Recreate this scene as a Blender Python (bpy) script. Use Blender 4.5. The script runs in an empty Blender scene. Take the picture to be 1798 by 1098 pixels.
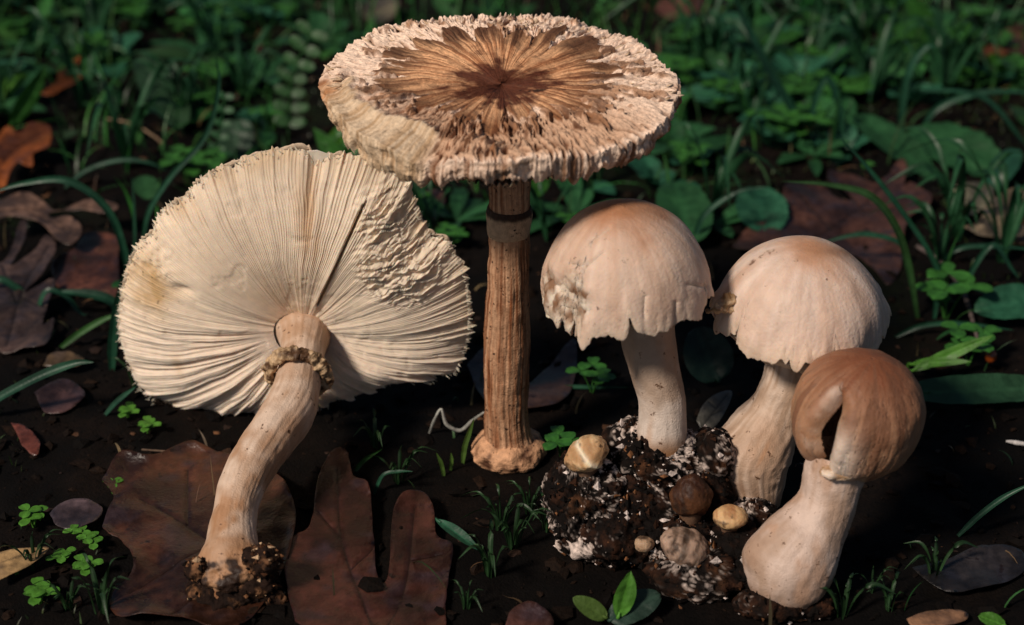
import bpy, math, random
import numpy as np
from mathutils import Vector
from mathutils.geometry import delaunay_2d_cdt

# ---------------------------------------------------------------- camera, sky, sun, exposure
# all lengths below are centimetres; S turns them into metres
S = 0.01
PW, PH = 1798.0, 1098.0
FPX = 60.0 / 36.0 * PW
PITCH = math.radians(28.0)
CAM = np.array([0.0, -63.3, 40.8])
sc = bpy.context.scene
C = sc.collection
cam_d = bpy.data.cameras.new('camera'); cam = bpy.data.objects.new('camera', cam_d); C.objects.link(cam)
cam.location = tuple(CAM * S); cam.rotation_euler = (math.radians(90) - PITCH, 0, 0)
cam_d.lens = 60; cam_d.sensor_width = 36; cam_d.clip_start = 0.01; cam_d.clip_end = 200
cam_d.dof.use_dof = True; cam_d.dof.focus_distance = 0.69; cam_d.dof.aperture_fstop = 8.0
sc.camera = cam
SUN_EL, SUN_AZ = math.radians(43), math.radians(-48)     # azimuth measured from the camera side (-Y), negative = left
world = bpy.data.worlds.new('World'); sc.world = world; world.use_nodes = True
wn = world.node_tree; sky = wn.nodes.new('ShaderNodeTexSky'); sky.sky_type = 'NISHITA'; sky.sun_disc = False
sky.sun_elevation = SUN_EL
sd = Vector((math.sin(SUN_AZ) * math.cos(SUN_EL), -math.cos(SUN_AZ) * math.cos(SUN_EL), math.sin(SUN_EL)))
sky.sun_rotation = math.atan2(sd.x, sd.y)
bg = wn.nodes['Background']; bg.inputs['Strength'].default_value = 0.05
wn.links.new(sky.outputs[0], bg.inputs['Color'])
sun_d = bpy.data.lights.new('sun', 'SUN'); sun_d.energy = 5.0; sun_d.angle = math.radians(9); sun_d.color = (1, .87, .74)
sun = bpy.data.objects.new('sun', sun_d); C.objects.link(sun); sun.rotation_euler = sd.to_track_quat('Z', 'Y').to_euler()
sc.view_settings.view_transform = 'Standard'; sc.view_settings.look = 'None'
sc.view_settings.gamma = 1; sc.view_settings.use_curve_mapping = False; sc.view_settings.exposure = -0.6
try: sc.render.engine = 'CYCLES'
except Exception: pass

# ---------------------------------------------------------------- helpers
rng = np.random.default_rng(7); random.seed(7)
sin, cos, pi = np.sin, np.cos, math.pi

def ray(px, py):
    u = (px - PW / 2) / FPX; v = (PH / 2 - py) / FPX
    return np.array([u, math.cos(PITCH) + v * math.sin(PITCH), -math.sin(PITCH) + v * math.cos(PITCH)])
def atz(px, py, z=0.0):
    d = ray(px, py); return CAM + d * ((z - CAM[2]) / d[2])
def aty(px, py, y):
    d = ray(px, py); return CAM + d * ((y - CAM[1]) / d[1])
def atplane(px, py, c, n):
    d = ray(px, py); return CAM + d * (np.dot(c - CAM, n) / np.dot(d, n))
def pxcm(p):            # photo pixels per centimetre at a place
    d = p - CAM; return FPX / (d[1] * math.cos(PITCH) - d[2] * math.sin(PITCH))

def _hash(i, j, k, seed):
    h = (i * 374761393 + j * 668265263 + k * 2147483647 + seed * 974634777) & 0xFFFFFFFF
    h = ((h ^ (h >> 13)) * 1274126177) & 0xFFFFFFFF
    h = ((h ^ (h >> 16)) * 2246822519) & 0xFFFFFFFF
    return ((h ^ (h >> 15)) & 0xFFFFFF) / float(0xFFFFFF)
def vn(x, y, z=0.0, seed=0):     # value noise -1..1
    x, y, z = np.broadcast_arrays(np.asarray(x, float), np.asarray(y, float), np.asarray(z, float))
    i, j, k = np.floor(x).astype(np.int64), np.floor(y).astype(np.int64), np.floor(z).astype(np.int64)
    f, g, h = x - i, y - j, z - k
    f, g, h = f * f * (3 - 2 * f), g * g * (3 - 2 * g), h * h * (3 - 2 * h)
    r = 0
    for a in (0, 1):
        for b in (0, 1):
            for c in (0, 1):
                w = (f if a else 1 - f) * (g if b else 1 - g) * (h if c else 1 - h)
                r = r + w * _hash(i + a, j + b, k + c, seed)
    return r * 2 - 1
def fbm(x, y, z=0.0, seed=0, o=4, g=.5):
    r = 0; a = 1.0; f = 1.0; s = 0
    for q in range(o):
        r = r + a * vn(np.asarray(x) * f, np.asarray(y) * f, np.asarray(z) * f, seed + q * 17); s += a; a *= g; f *= 2.03
    return r / s
def sst(a, b, x):
    t = np.clip((x - a) / (b - a), 0, 1); return t * t * (3 - 2 * t)
def lerp(a, b, t):
    t = np.asarray(t)[..., None]; return np.asarray(a) * (1 - t) + np.asarray(b) * t
def cr(P, n):                    # Catmull-Rom through rows of P
    P = np.asarray(P, float); m = len(P); Q = np.vstack([2 * P[0] - P[1], P, 2 * P[-1] - P[-2]])
    u = np.linspace(0, m - 1, n); i = np.minimum(u.astype(int), m - 2); t = (u - i)[:, None]
    a, b, c, d = Q[i], Q[i + 1], Q[i + 2], Q[i + 3]
    return .5 * (2 * b + (c - a) * t + (2 * a - 5 * b + 4 * c - d) * t * t + (3 * b - a - 3 * c + d) * t ** 3)
def nrm(v):
    v = np.asarray(v, float); return v / np.maximum(np.linalg.norm(v, axis=-1, keepdims=True), 1e-9)
def grid(nu, nv, wrap=False):    # u rows, v columns; wrap closes v
    i = np.arange(nu - 1)[:, None]; j = np.arange(nv if wrap else nv - 1)[None, :]; j2 = (j + 1) % nv
    return np.stack([i * nv + j, i * nv + j2, (i + 1) * nv + j2, (i + 1) * nv + j], -1).reshape(-1, 4)

ORG = {}
def mk(name, V, F, mat, parent=None, col=None, smooth=True, loc=None, kind=None):
    V = np.asarray(V, float); F = np.asarray(F)
    org = ORG[parent] if parent is not None else (np.zeros(3) if loc is None else np.asarray(loc, float))
    me = bpy.data.meshes.new(name); n, m, k = len(V), len(F), F.shape[1]
    me.vertices.add(n); me.vertices.foreach_set('co', ((V - org) * S).ravel())
    me.loops.add(m * k); me.loops.foreach_set('vertex_index', F.ravel().astype(np.int32))
    me.polygons.add(m); me.polygons.foreach_set('loop_start', np.arange(0, m * k, k, dtype=np.int32))
    me.polygons.foreach_set('use_smooth', np.full(m, smooth))
    me.update(calc_edges=True); me.validate()
    if col is not None:
        a = me.attributes.new('col', 'FLOAT_COLOR', 'POINT'); c4 = np.ones((n, 4)); c4[:, :3] = np.clip(np.broadcast_to(col, (n, 3)), 0, 1)
        a.data.foreach_set('color', c4.ravel())
    me.materials.append(mat)
    o = bpy.data.objects.new(name, me); C.objects.link(o); ORG[o] = org
    if parent is not None: o.parent = parent
    else: o.location = tuple(org * S)
    if kind: o['kind'] = kind
    return o
def thing(name, label, cat, loc, group=None):
    o = bpy.data.objects.new(name, None); C.objects.link(o); o.empty_display_size = .01
    o.location = tuple(np.asarray(loc) * S); ORG[o] = np.asarray(loc, float)
    return tag(o, label, cat, group)
def tag(o, label, cat, group=None, kind=None):
    o['label'] = label; o['category'] = cat
    if group: o['group'] = group
    if kind: o['kind'] = kind
    return o
def solid(o, th, off=-1.0):
    m = o.modifiers.new('solidify', 'SOLIDIFY'); m.thickness = th * S; m.offset = off; return o

# ---------------------------------------------------------------- materials
def mat_attr(name, rough=.6, spec=.4, var=.2, vscale=300, bump=.3, bscale=900, speck=0, speck_col=(.02, .012, .008), speck_scale=260,
             transl=0, sss=0, rvar=.1, base=None, coat=0):
    m = bpy.data.materials.new(name); m.use_nodes = True; nt = m.node_tree; N, L = nt.nodes, nt.links
    b = N['Principled BSDF']; out = N['Material Output']
    tc = N.new('ShaderNodeTexCoord')
    if base is None:
        at = N.new('ShaderNodeAttribute'); at.attribute_name = 'col'; col = at.outputs['Color']
    else:
        rgb = N.new('ShaderNodeRGB'); rgb.outputs[0].default_value = (*base, 1); col = rgb.outputs[0]
    n1 = N.new('ShaderNodeTexNoise'); n1.inputs['Scale'].default_value = vscale; n1.inputs['Detail'].default_value = 5
    L.new(tc.outputs['Object'], n1.inputs['Vector'])
    mr = N.new('ShaderNodeMapRange'); mr.inputs['From Min'].default_value = .3; mr.inputs['From Max'].default_value = .7
    mr.inputs['To Min'].default_value = 1 - var; mr.inputs['To Max'].default_value = 1 + var
    L.new(n1.outputs['Fac'], mr.inputs['Value'])
    mx = N.new('ShaderNodeMix'); mx.data_type = 'RGBA'; mx.blend_type = 'MULTIPLY'; mx.inputs['Factor'].default_value = 1
    L.new(col, mx.inputs['A']); L.new(mr.outputs[0], mx.inputs['B']); c = mx.outputs['Result']
    if speck > 0:
        n3 = N.new('ShaderNodeTexNoise'); n3.inputs['Scale'].default_value = speck_scale; n3.inputs['Detail'].default_value = 6; n3.inputs['Roughness'].default_value = .65
        L.new(tc.outputs['Object'], n3.inputs['Vector'])
        m3 = N.new('ShaderNodeMapRange'); m3.inputs['From Min'].default_value = .74 - speck * .2; m3.inputs['From Max'].default_value = .80 - speck * .2
        L.new(n3.outputs['Fac'], m3.inputs['Value'])
        x3 = N.new('ShaderNodeMix'); x3.data_type = 'RGBA'; L.new(m3.outputs[0], x3.inputs['Factor']); L.new(c, x3.inputs['A'])
        x3.inputs['B'].default_value = (*speck_col, 1); c = x3.outputs['Result']
    L.new(c, b.inputs['Base Color'])
    n2 = N.new('ShaderNodeTexNoise'); n2.inputs['Scale'].default_value = bscale; n2.inputs['Detail'].default_value = 6
    L.new(tc.outputs['Object'], n2.inputs['Vector'])
    bp = N.new('ShaderNodeBump'); bp.inputs['Strength'].default_value = bump; bp.inputs['Distance'].default_value = .0006
    L.new(n2.outputs['Fac'], bp.inputs['Height']); L.new(bp.outputs[0], b.inputs['Normal'])
    rr = N.new('ShaderNodeMapRange'); rr.inputs['To Min'].default_value = max(rough - rvar * 2, .05); rr.inputs['To Max'].default_value = min(rough + rvar * 2, 1)
    L.new(n1.outputs['Fac'], rr.inputs['Value']); L.new(rr.outputs[0], b.inputs['Roughness'])
    b.inputs['Specular IOR Level'].default_value = spec
    if sss: b.inputs['Subsurface Weight'].default_value = sss; b.inputs['Subsurface Radius'].default_value = (.004, .002, .001); b.inputs['Subsurface Scale'].default_value = .5
    if coat: b.inputs['Coat Weight'].default_value = coat; b.inputs['Coat Roughness'].default_value = .25
    if transl:
        t = N.new('ShaderNodeBsdfTranslucent'); ms = N.new('ShaderNodeMixShader'); ms.inputs[0].default_value = transl
        L.new(c, t.inputs['Color']); L.new(b.outputs[0], ms.inputs[1]); L.new(t.outputs[0], ms.inputs[2]); L.new(ms.outputs[0], out.inputs['Surface'])
    return m
M_GILL = mat_attr('gill_flesh', rough=.75, spec=.2, var=.07, vscale=250, bump=.2, bscale=2500, speck=.0, sss=.3)
M_CAP = mat_attr('scaly_cap_skin', rough=.7, spec=.3, var=.22, vscale=700, bump=.6, bscale=1500)
M_YOUNG = mat_attr('smooth_cap_skin', rough=.58, spec=.3, var=.09, vscale=200, bump=.55, bscale=800, speck=.42, speck_col=(.12, .06, .035), speck_scale=300, sss=.25)
M_STEM = mat_attr('stem_flesh', rough=.55, spec=.4, var=.08, vscale=300, bump=.5, bscale=1400, speck=.58, speck_col=(.10, .045, .02), speck_scale=300)
M_STEMD = mat_attr('fibrous_stem_flesh', rough=.65, spec=.3, var=.22, vscale=500, bump=.7, bscale=1300, speck=.70, speck_col=(.03, .012, .006), speck_scale=420)
M_SOIL = mat_attr('damp_soil', rough=.85, spec=.12, var=.5, vscale=500, bump=1.0, bscale=900)
M_DEAD = mat_attr('wet_dead_leaf', rough=.36, spec=.6, var=.4, vscale=260, bump=.5, bscale=700, speck=.62, speck_col=(.012, .006, .005), speck_scale=150, transl=.05)
M_LEAF = mat_attr('green_leaf', rough=.5, spec=.35, var=.22, vscale=260, bump=.4, bscale=700, transl=.18)
M_GRASS = mat_attr('grass_blade', rough=.45, spec=.4, var=.2, vscale=200, bump=.2, bscale=800, transl=.2)
M_WOOD = mat_attr('litter_bits', rough=.75, spec=.3, var=.35, vscale=500, bump=.6, bscale=900)

# ---------------------------------------------------------------- ground
def gh(x, y):
    x = np.asarray(x, float); y = np.asarray(y, float)
    far = sst(12, 40, y) + sst(20, 45, np.abs(x))
    return .45 * fbm(x * .12, y * .12, 0, 5, 3) * (.6 + far) + .14 * fbm(x * .9, y * .9, 0, 6, 3)
def G(px, py, dz=0.0):
    p = atz(px, py, 0)
    for _ in range(3): p = atz(px, py, float(gh(p[0], p[1])))
    return p + np.array([0, 0, dz])
def warp(t, near, far):
    return np.sign(t) * (near * np.abs(t) + (far - near) * np.abs(t) ** 9)
tx = np.linspace(-1, 1, 420); ty = np.linspace(-1, 1, 460)
gx, gy = np.meshgrid(warp(tx, 75, 3000), 25 + warp(ty, 95, 3000)); gx = gx.ravel(); gy = gy.ravel()
nearm = 1 - sst(90, 160, np.hypot(gx, gy - 25))
gz = gh(gx, gy) + nearm * (.16 * fbm(gx * 1.9, gy * 1.9, 3, 11, 4))
gcol = lerp((.0015, .001, .0008), (.006, .0033, .0022), sst(-.3, .6, fbm(gx * .5, gy * .5, 0, 21, 4)))
gcol = lerp(gcol, (.006, .010, .003), .7 * sst(.15, .5, fbm(gx * .16, gy * .16, 0, 31, 3)) * sst(4, 20, gy))
ground = mk('ground', np.stack([gx, gy, gz], 1), grid(460, 420), M_SOIL, col=gcol); ground['kind'] = 'structure'

# ---------------------------------------------------------------- builders
def tube(pts, rad, nu=90, nv=64, amp=.04, fib=.03, seed=0, ref=(0, 1, 0), squash=None, freq=1.2):
    P = cr(np.column_stack([np.asarray(pts, float), np.asarray(rad, float)]), nu); r = P[:, 3]; P = P[:, :3]
    T = nrm(np.gradient(P, axis=0)); A = nrm(np.cross(T, np.broadcast_to(np.asarray(ref, float), T.shape))); B = np.cross(A, T)
    ph = np.linspace(0, 2 * pi, nv, endpoint=False)
    cs, sn = cos(ph)[None, :, None], sin(ph)[None, :, None]
    D = A[:, None] * cs + B[:, None] * sn
    base = P[:, None] + D * r[:, None, None]
    ll = np.concatenate([[0], np.cumsum(np.linalg.norm(np.diff(P, axis=0), axis=1))])[:, None] + 0 * ph
    phg = ph[None, :] + 0 * ll
    d = amp * fbm(base[..., 0] * freq, base[..., 1] * freq, base[..., 2] * freq, seed, 4)
    w = fbm(ll * .5, cos(phg) * 2, sin(phg) * 2, seed + 4, 2)
    d += fib * (fbm(cos(phg + w * .12) * 9, sin(phg + w * .12) * 9, ll * .45, seed + 9, 3))
    V = base + D * d[..., None]
    return V.reshape(-1, 3), grid(nu, nv, True), ll.ravel(), phg.ravel(), np.linspace(0, 1, nu)[:, None].repeat(nv, 1).ravel()

def blob(c, rx, ry, rz, n=40, amp=.25, freq=.9, seed=0, ridged=False, flat=None):
    th = np.linspace(0.02, pi - .02, n)[:, None]; ph = np.linspace(0, 2 * pi, n * 2, endpoint=False)[None, :]
    D = np.stack([sin(th) * cos(ph), sin(th) * sin(ph), cos(th) + 0 * ph], -1)
    P = D * np.array([rx, ry, rz])
    q = P * freq + np.asarray(c)
    f = fbm(q[..., 0], q[..., 1], q[..., 2], seed, 5, .55)
    if ridged: f = 1 - 2 * np.abs(f)
    V = np.asarray(c) + P * (1 + amp * f[..., None])
    return V.reshape(-1, 3), grid(n, 2 * n, True), f.ravel()

def oak_width(u, n, seed, deep=.6):     # lobed half-width along a leaf 0..1
    r = np.random.default_rng(seed)
    env = np.sin(np.clip(u, 0, 1) ** .8 * pi) ** .65 * (.55 + .55 * u)
    lob = .5 + .5 * cos(2 * pi * (u * n - .55) + .35 * r.normal())
    return env * (1 - deep * (1 - lob ** .6)) * (u < .999) + .012
def oak_leaf(name, base, tip, z0, z1, width, label, colr, group=None, lobes=4, seed=0, curl=.5, up=(0, 0, 1), deep=.6, cat='leaf', roll=0.0):
    # base/tip in pixels; z0,z1 heights above the ground there; width in cm (half width at the widest)
    a = atz(*base, 0); a = G(*base, z0); b = G(*tip, z1)
    return oak_leaf_w(name, a, b, width, label, colr, group, lobes, seed, curl, deep, cat, roll)
def oak_leaf_w(name, a, b, width, label, colr, group=None, lobes=4, seed=0, curl=.5, deep=.6, cat='leaf', roll=0.0):
    L = np.linalg.norm(b - a); T = (b - a) / L
    side = nrm(np.cross((0, 0, 1.0), T)); nor = np.cross(T, side)
    side, nor = side * math.cos(roll) + nor * math.sin(roll), nor * math.cos(roll) - side * math.sin(roll)
    nu, nv = 130, 33
    u = np.linspace(0, 1, nu)[:, None]; v = np.linspace(-1, 1, nv)[None, :]
    wl = oak_width(u, lobes, seed, deep); wr = oak_width(np.clip(u + .06, 0, 1), lobes, seed + 5, deep)
    w = np.where(v < 0, wl, wr) * width
    X = u * L + .55 * np.abs(v) * w * (1 - u * .6) + .03 * fbm(u * 30, v * 3, 0, seed, 2) * L * np.abs(v); Y = v * w
    vein = np.exp(-(np.abs(Y) / (.03 * L ** .5)) ** 2)
    k = (X - np.abs(Y) * .85) / L * lobes * 1.0 - .25
    lat = np.exp(-((np.abs(k - np.round(k))) / .035) ** 2) * sst(1, .7, np.abs(v)) * (u > .05)
    fine = np.abs(fbm(X * 2.2, Y * 2.2, 0, seed + 3, 3))
    vm = np.clip(vein + .7 * lat, 0, 1)
    Z = curl * (fbm(X * .22, Y * .22, 0, seed + 8, 3) * 1.0 + .35 * (np.abs(v) ** 2) * w / max(width, .1) * (1 + fbm(u * 3, v, 1, seed, 2))) - .05 * vm + .03 * fine
    V = a + X[..., None] * T + Y[..., None] * side + Z[..., None] * nor
    V = V.reshape(-1, 3)
    V[:, 2] = np.maximum(V[:, 2], gh(V[:, 0], V[:, 1]) + .12)
    c1 = np.asarray(colr); m = sst(-.4, .5, fbm(X * .5, Y * .5, 0, seed + 2, 4)).ravel()
    col = lerp(c1 * .55, c1 * 1.25, m); col = lerp(col, c1 * .35, .75 * vm.ravel())
    o = mk(name, V, grid(nu, nv), M_DEAD, col=col, loc=a)
    solid(o, .03, 0)
    # stalk
    sp = [a - T * L * .12 + np.array([0, 0, .05]), a + nor * .03, a + T * L * .25 + nor * .02]
    sv, sf, *_ = tube(sp, [.05, .06, .03], 10, 6, 0, 0)
    mk('stalk', sv, sf, M_DEAD, parent=o, col=c1 * .5)
    return tag(o, label, cat, group)

def poly_leaf(name, pts, label, colr, z0=.6, grad=(0, 0), mid=None, laterals=None, curl=.35, seed=0, group=None, cat='leaf', sp=.17, mat=None, edge_up=0.0, round_=True, coldark=.36, pl=None):
    # an outline seen on the photograph, laid on its own sloping plane over the ground
    cpx = np.mean(np.asarray(pts, float), axis=0); c = atz(cpx[0], cpx[1], z0)
    n = nrm(np.array([-grad[0], -grad[1], 1.0]))
    hit = lambda p: atplane(p[0], p[1], c, n)
    W = np.array([hit(p) for p in pts])
    if round_:
        Wc = cr(np.vstack([W, W[:1]]), len(W) * 6)[:-1]
    else: Wc = W
    jit = .05 * fbm(Wc[:, 0] * 2.5, Wc[:, 1] * 2.5, 0, seed, 3)
    B = Wc[:, :2] + jit[:, None]
    lo, hi = B.min(0), B.max(0)
    xs = np.arange(lo[0], hi[0], sp); ys = np.arange(lo[1], hi[1], sp)
    I = np.stack(np.meshgrid(xs, ys), -1).reshape(-1, 2); I = I + rng.uniform(-.3, .3, I.shape) * sp
    VL = []
    for ln, wd in ([(mid, .07)] if mid else []) + [(l, .045) for l in (laterals or [])]:
        qv = np.array([hit(p)[:2] for p in ln]); qv = cr(qv, max(8, int(np.linalg.norm(np.diff(qv, axis=0), axis=1).sum() / .09)))
        pn = nrm(np.gradient(qv, axis=0))[:, ::-1] * np.array([-1, 1]); VL += [qv, qv + pn * wd * 1.3, qv - pn * wd * 1.3]
    if VL:
        VA = np.vstack(VL); I = I[[np.min(np.hypot(*(VA - p).T)) > .10 for p in I]]; I = np.vstack([I, VA])
    nb = len(B); allp = [Vector(p) for p in np.vstack([B, I])]
    vo, ed, fo, *_ = delaunay_2d_cdt(allp, [(i, (i + 1) % nb) for i in range(nb)], [list(range(nb))], 1, 1e-5)
    P = np.array([(p[0], p[1]) for p in vo]); F = np.array([f for f in fo if len(f) == 3])
    used = np.unique(F); re = -np.ones(len(P), int); re[used] = np.arange(len(used)); P = P[used]; F = re[F]
    de = np.full(len(P), 9.0)
    for i in range(nb):
        de = np.minimum(de, segd(P, B[i], B[(i + 1) % nb]))
    vm = np.zeros(len(P))
    for ln, wd in ([(mid, .07)] if mid else []) + [(l, .045) for l in (laterals or [])]:
        q = np.array([hit(p)[:2] for p in ln])
        q = cr(q, 20)
        d = np.min([segd(P, q[i], q[i + 1]) for i in range(len(q) - 1)], axis=0)
        vm = np.maximum(vm, np.exp(-(d / wd) ** 2))
    z = c[2] - (n[0] * (P[:, 0] - c[0]) + n[1] * (P[:, 1] - c[1])) / n[2]
    fine = fbm(P[:, 0] * 2.4, P[:, 1] * 2.4, 0, seed + 6, 3)
    z = z + curl * fbm(P[:, 0] * .28, P[:, 1] * .28, 0, seed + 1, 3) - .07 * vm + .035 * fine + edge_up * np.exp(-de / .35) * (.6 + fbm(P[:, 0] * .6, P[:, 1] * .6, 4, seed, 2))
    z = np.maximum(z, gh(P[:, 0], P[:, 1]) + .1)
    c1 = np.asarray(colr); m = sst(-.45, .45, fbm(P[:, 0] * .55, P[:, 1] * .55, 0, seed + 2, 4))
    col = lerp(c1 * coldark, c1 * 1.45, m); blo = sst(.2, .5, fbm(P[:, 0] * 1.1, P[:, 1] * 1.1, 3, seed + 12, 4)); col = lerp(col, (c1 * .4 + np.array([.012, .012, .02])), .7 * blo); col = lerp(col, c1 * .18, .9 * vm)  # dark blotches, tinted purple-blue to paint a wet sheen into the colour
    if F.size:
        e1 = P[F[:, 1]] - P[F[:, 0]]; e2 = P[F[:, 2]] - P[F[:, 0]]
        fl = e1[:, 0] * e2[:, 1] - e1[:, 1] * e2[:, 0] < 0; F[fl] = F[fl][:, ::-1]
    loc = np.array([c[0], c[1], float(gh(c[0], c[1]))])
    o = mk(name, np.column_stack([P, z]), F, mat or M_DEAD, col=col, loc=loc); solid(o, .03, 0)
    return tag(o, label, cat, group)
def segd(P, a, b):
    ab = b - a; t = np.clip(((P - a) @ ab) / max(ab @ ab, 1e-9), 0, 1); return np.linalg.norm(P - (a + t[:, None] * ab), axis=1)

def ribbon(P, w, seed=0, fold=.25, nu=22, N=(0, -.6, .8), tw=.5, colr=(.025, .07, .03)):
    P = cr(P, nu); T = nrm(np.gradient(P, axis=0)); r = np.random.default_rng(seed)
    Nn = nrm(np.asarray(N, float) + r.normal(size=3) * .25)
    A = nrm(np.cross(T, np.broadcast_to(Nn, T.shape))); Q = np.cross(A, T)
    an = (r.normal() * tw * np.linspace(-.5, 1, nu))[:, None]; A, Q = A * cos(an) + Q * sin(an), Q * cos(an) - A * sin(an)
    u = np.linspace(0, 1, nu); ww = w * .5 * np.minimum(1, .55 + u * 2.2) * np.clip((1 - u) * 2.6, 0, 1) ** .7 + .004
    V = np.stack([P - A * ww[:, None], P - A * ww[:, None] * .45 - Q * ww[:, None] * fold, P - Q * ww[:, None] * fold * 1.6, P + A * ww[:, None] * .45 - Q * ww[:, None] * fold, P + A * ww[:, None]], 1)
    base = np.asarray(colr); m = .8 + .3 * fbm(u * 6, 0, 0, seed, 2)[:, None, None]
    rib = np.array([1, .92, 1.35, .92, 1])[None, :, None]
    col = (base[None, None] * m * rib).reshape(-1, 3)
    return V.reshape(-1, 3), grid(nu, 5), col

def leaf_mesh(a, b, w, up=(0, 0, 1), seed=0, teeth=0, fold=.25, droop=.15, colr=(.025, .07, .03), nu=22, nv=9, peak=.45, blunt=1.0, wav=.06):
    # a green leaf from a (stalk end) to b (tip), half width w
    a = np.asarray(a, float); b = np.asarray(b, float); L = np.linalg.norm(b - a); T = (b - a) / L
    sd_ = nrm(np.cross(np.asarray(up, float), T)); nr = np.cross(T, sd_)
    u = np.linspace(0, 1, nu)[:, None]; v = np.linspace(-1, 1, nv)[None, :]
    k = math.log(.5) / math.log(peak); env = np.sin(np.clip(u, 0, 1) ** k * pi) ** (.75 / blunt)
    if teeth: env = env * (1 + .10 * ((u * teeth) % 1.0 - .5) * (u > .05) * (u < .97))
    Y = v * env * w; X = u * L + (0 if not teeth else 0)
    ks = (u * L - np.abs(Y) * .7) / L * 7; lat = np.exp(-((ks - np.round(ks)) / .13) ** 2); mid = np.exp(-(v / .09) ** 2)
    Z = fold * np.abs(Y) - droop * L * (u ** 2) + wav * w * fbm(u * 5, v * 2, 0, seed, 2) * 2 - .05 * w * lat * (1 - mid)
    V = a + X[..., None] * T + Y[..., None] * sd_ + Z[..., None] * nr
    c = np.asarray(colr); m = sst(-.5, .5, fbm(X * .8 + seed, Y * .8, 0, seed + 1, 3))
    col = lerp(c * .75, c * 1.25, m); col = lerp(col, c * 1.5, np.clip(mid * .6 + lat * .18, 0, 1))
    return V.reshape(-1, 3), grid(nu, nv), col.reshape(-1, 3)

# ================================================================ tall scaly mushroom
base = G(890, 800); base = np.array([base[0], 0.0, float(gh(base[0], 0))])
tall = thing('mushroom', 'tall upright mushroom with flat shaggy brown-scaled cap on a straight fibrous stem', 'mushroom', base)
K = aty(880, 146, .1); kc = pxcm(K); R = 309 / kc
tl = math.radians(3.8)
EX = np.array([1, 0, 0.0]); EY = np.array([0, math.cos(tl), math.sin(tl)]); EZ = np.array([0, -math.sin(tl), math.cos(tl)])
rollr = math.radians(-1.5); EX, EZ = EX * math.cos(rollr) + EZ * math.sin(rollr), EZ * math.cos(rollr) - EX * math.sin(rollr)
def capxyz(x, y, z): return K + np.asarray(x)[..., None] * EX + np.asarray(y)[..., None] * EY + np.asarray(z)[..., None] * EZ
def adist(ph, a):           # angle difference
    return np.abs((ph - a + pi) % (2 * pi) - pi)
def rimR(ph):
    return R * (1 + .022 * fbm(cos(ph) * 3, sin(ph) * 3, 0, 40, 3) + .022 * fbm(cos(ph) * 14, sin(ph) * 14, 0, 41, 4)
                - .05 * np.exp(-(adist(ph, math.radians(-112)) / .09) ** 2) + .03 * np.exp(-(adist(ph, math.radians(-95)) / .25) ** 2))
def skirt(ph):              # how far the rim hangs down
    front = .5 - .5 * sin(ph)
    s = .25 + .68 * front ** 1.5 + .30 * np.exp(-(adist(ph, math.radians(-145)) / .42) ** 2)
    return s * (1 + .55 * fbm(cos(ph) * 4.5, sin(ph) * 4.5, 0, 43, 3))
def top_profile(r, ph):     # r in 0..1
    sag = .06 * r ** 2 + .12 * sst(.8, 1, r) * (.45 - .55 * sin(ph))
    lump = (.12 + .22 * r) * fbm(r * cos(ph) * 3.2, r * sin(ph) * 3.2, 0, 44, 4)
    notch = -.55 * np.exp(-(adist(ph, math.radians(-113)) / .14) ** 2) * sst(.6, 1, r)
    return .12 * sst(.0, .5, r) - sag + lump + notch
nph, nt = 1800, 210
ph = np.linspace(0, 2 * pi, nph, endpoint=False)[None, :]; t = np.linspace(0.003, 1, nt)[:, None]
tc_ = .84; r = np.where(t < tc_, (t / tc_), 1.0); sk = np.where(t < tc_, 0.0, (t - tc_) / (1 - tc_))
cs_, sn_ = cos(ph), sin(ph); rr = rimR(ph) * r; x = rr * cs_; y = rr * sn_
frontk = sst(.0, .9, -sn_)
flapsec = sst(math.radians(182), math.radians(176), np.where(ph > pi, 2 * pi - ph, 9)) * sst(math.radians(112), math.radians(118), np.where(ph > pi, 2 * pi - ph, 0))
edgef = .82 + .07 * fbm(cs_ * 6, sn_ * 6, 0, 48, 3) - .06 * np.exp(-(adist(ph, math.radians(-125)) / .15) ** 2)
flap = flapsec * sst(edgef - .03, edgef + .03, r)
# skin: a smooth middle whose edge is torn into petals, then loose patches, over pale shaggy flesh
NL = 21; pw = ph + .22 * fbm(cs_ * 2.4, sn_ * 2.4, 0, 60, 3) + .05 * fbm(cs_ * 9, sn_ * 9, r * 6, 67, 2)
lobe = np.abs(sin(pw * NL / 2)); notch = (1 - lobe) ** 1.5
lobei = np.floor(pw * NL / (2 * pi)).astype(int) % NL; rl = np.random.default_rng(3); lr = rl.uniform(-.13, .07, NL)[lobei]; ld = rl.uniform(.5, 1.25, NL)[lobei]
jag = .10 * fbm(cs_ * 8, sn_ * 8, r * 5, 65, 3) + .05 * fbm(cs_ * 26, sn_ * 26, r * 8, 61, 3)
rb = .80 + lr * (1 - notch) - .27 * ld * notch + jag - .20 * frontk
st = fbm(cs_ * 24, sn_ * 24, r * 2.2, 62, 4); st2 = fbm(cs_ * 55, sn_ * 55, r * 4, 68, 3)
skin = sst(.0, .022, rb - r)
pf = ph + .06 * fbm(r * 8, cs_ * 5, sn_ * 5, 50, 3)
pn = fbm(cos(pf) * 15, sin(pf) * 15, r * 7.5, 51, 3) + .35 * fbm(cos(pf) * 40, sin(pf) * 40, r * 14, 69, 2)
patch = sst(.0, .10, pn - (.02 + 1.15 * np.clip(r - .60, 0, 1))) * (1 - skin)
fib = 1 - 2.6 * np.abs(fbm(cos(pf) * 34, sin(pf) * 34, r * 8, 52, 3)); fin = fbm(cos(pf) * 85, sin(pf) * 85, r * 10, 56, 2)
rough = sst(.35, .6, r) * (1 - .55 * sst(0, .6, sk)) * (1 - .85 * flap)
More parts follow.
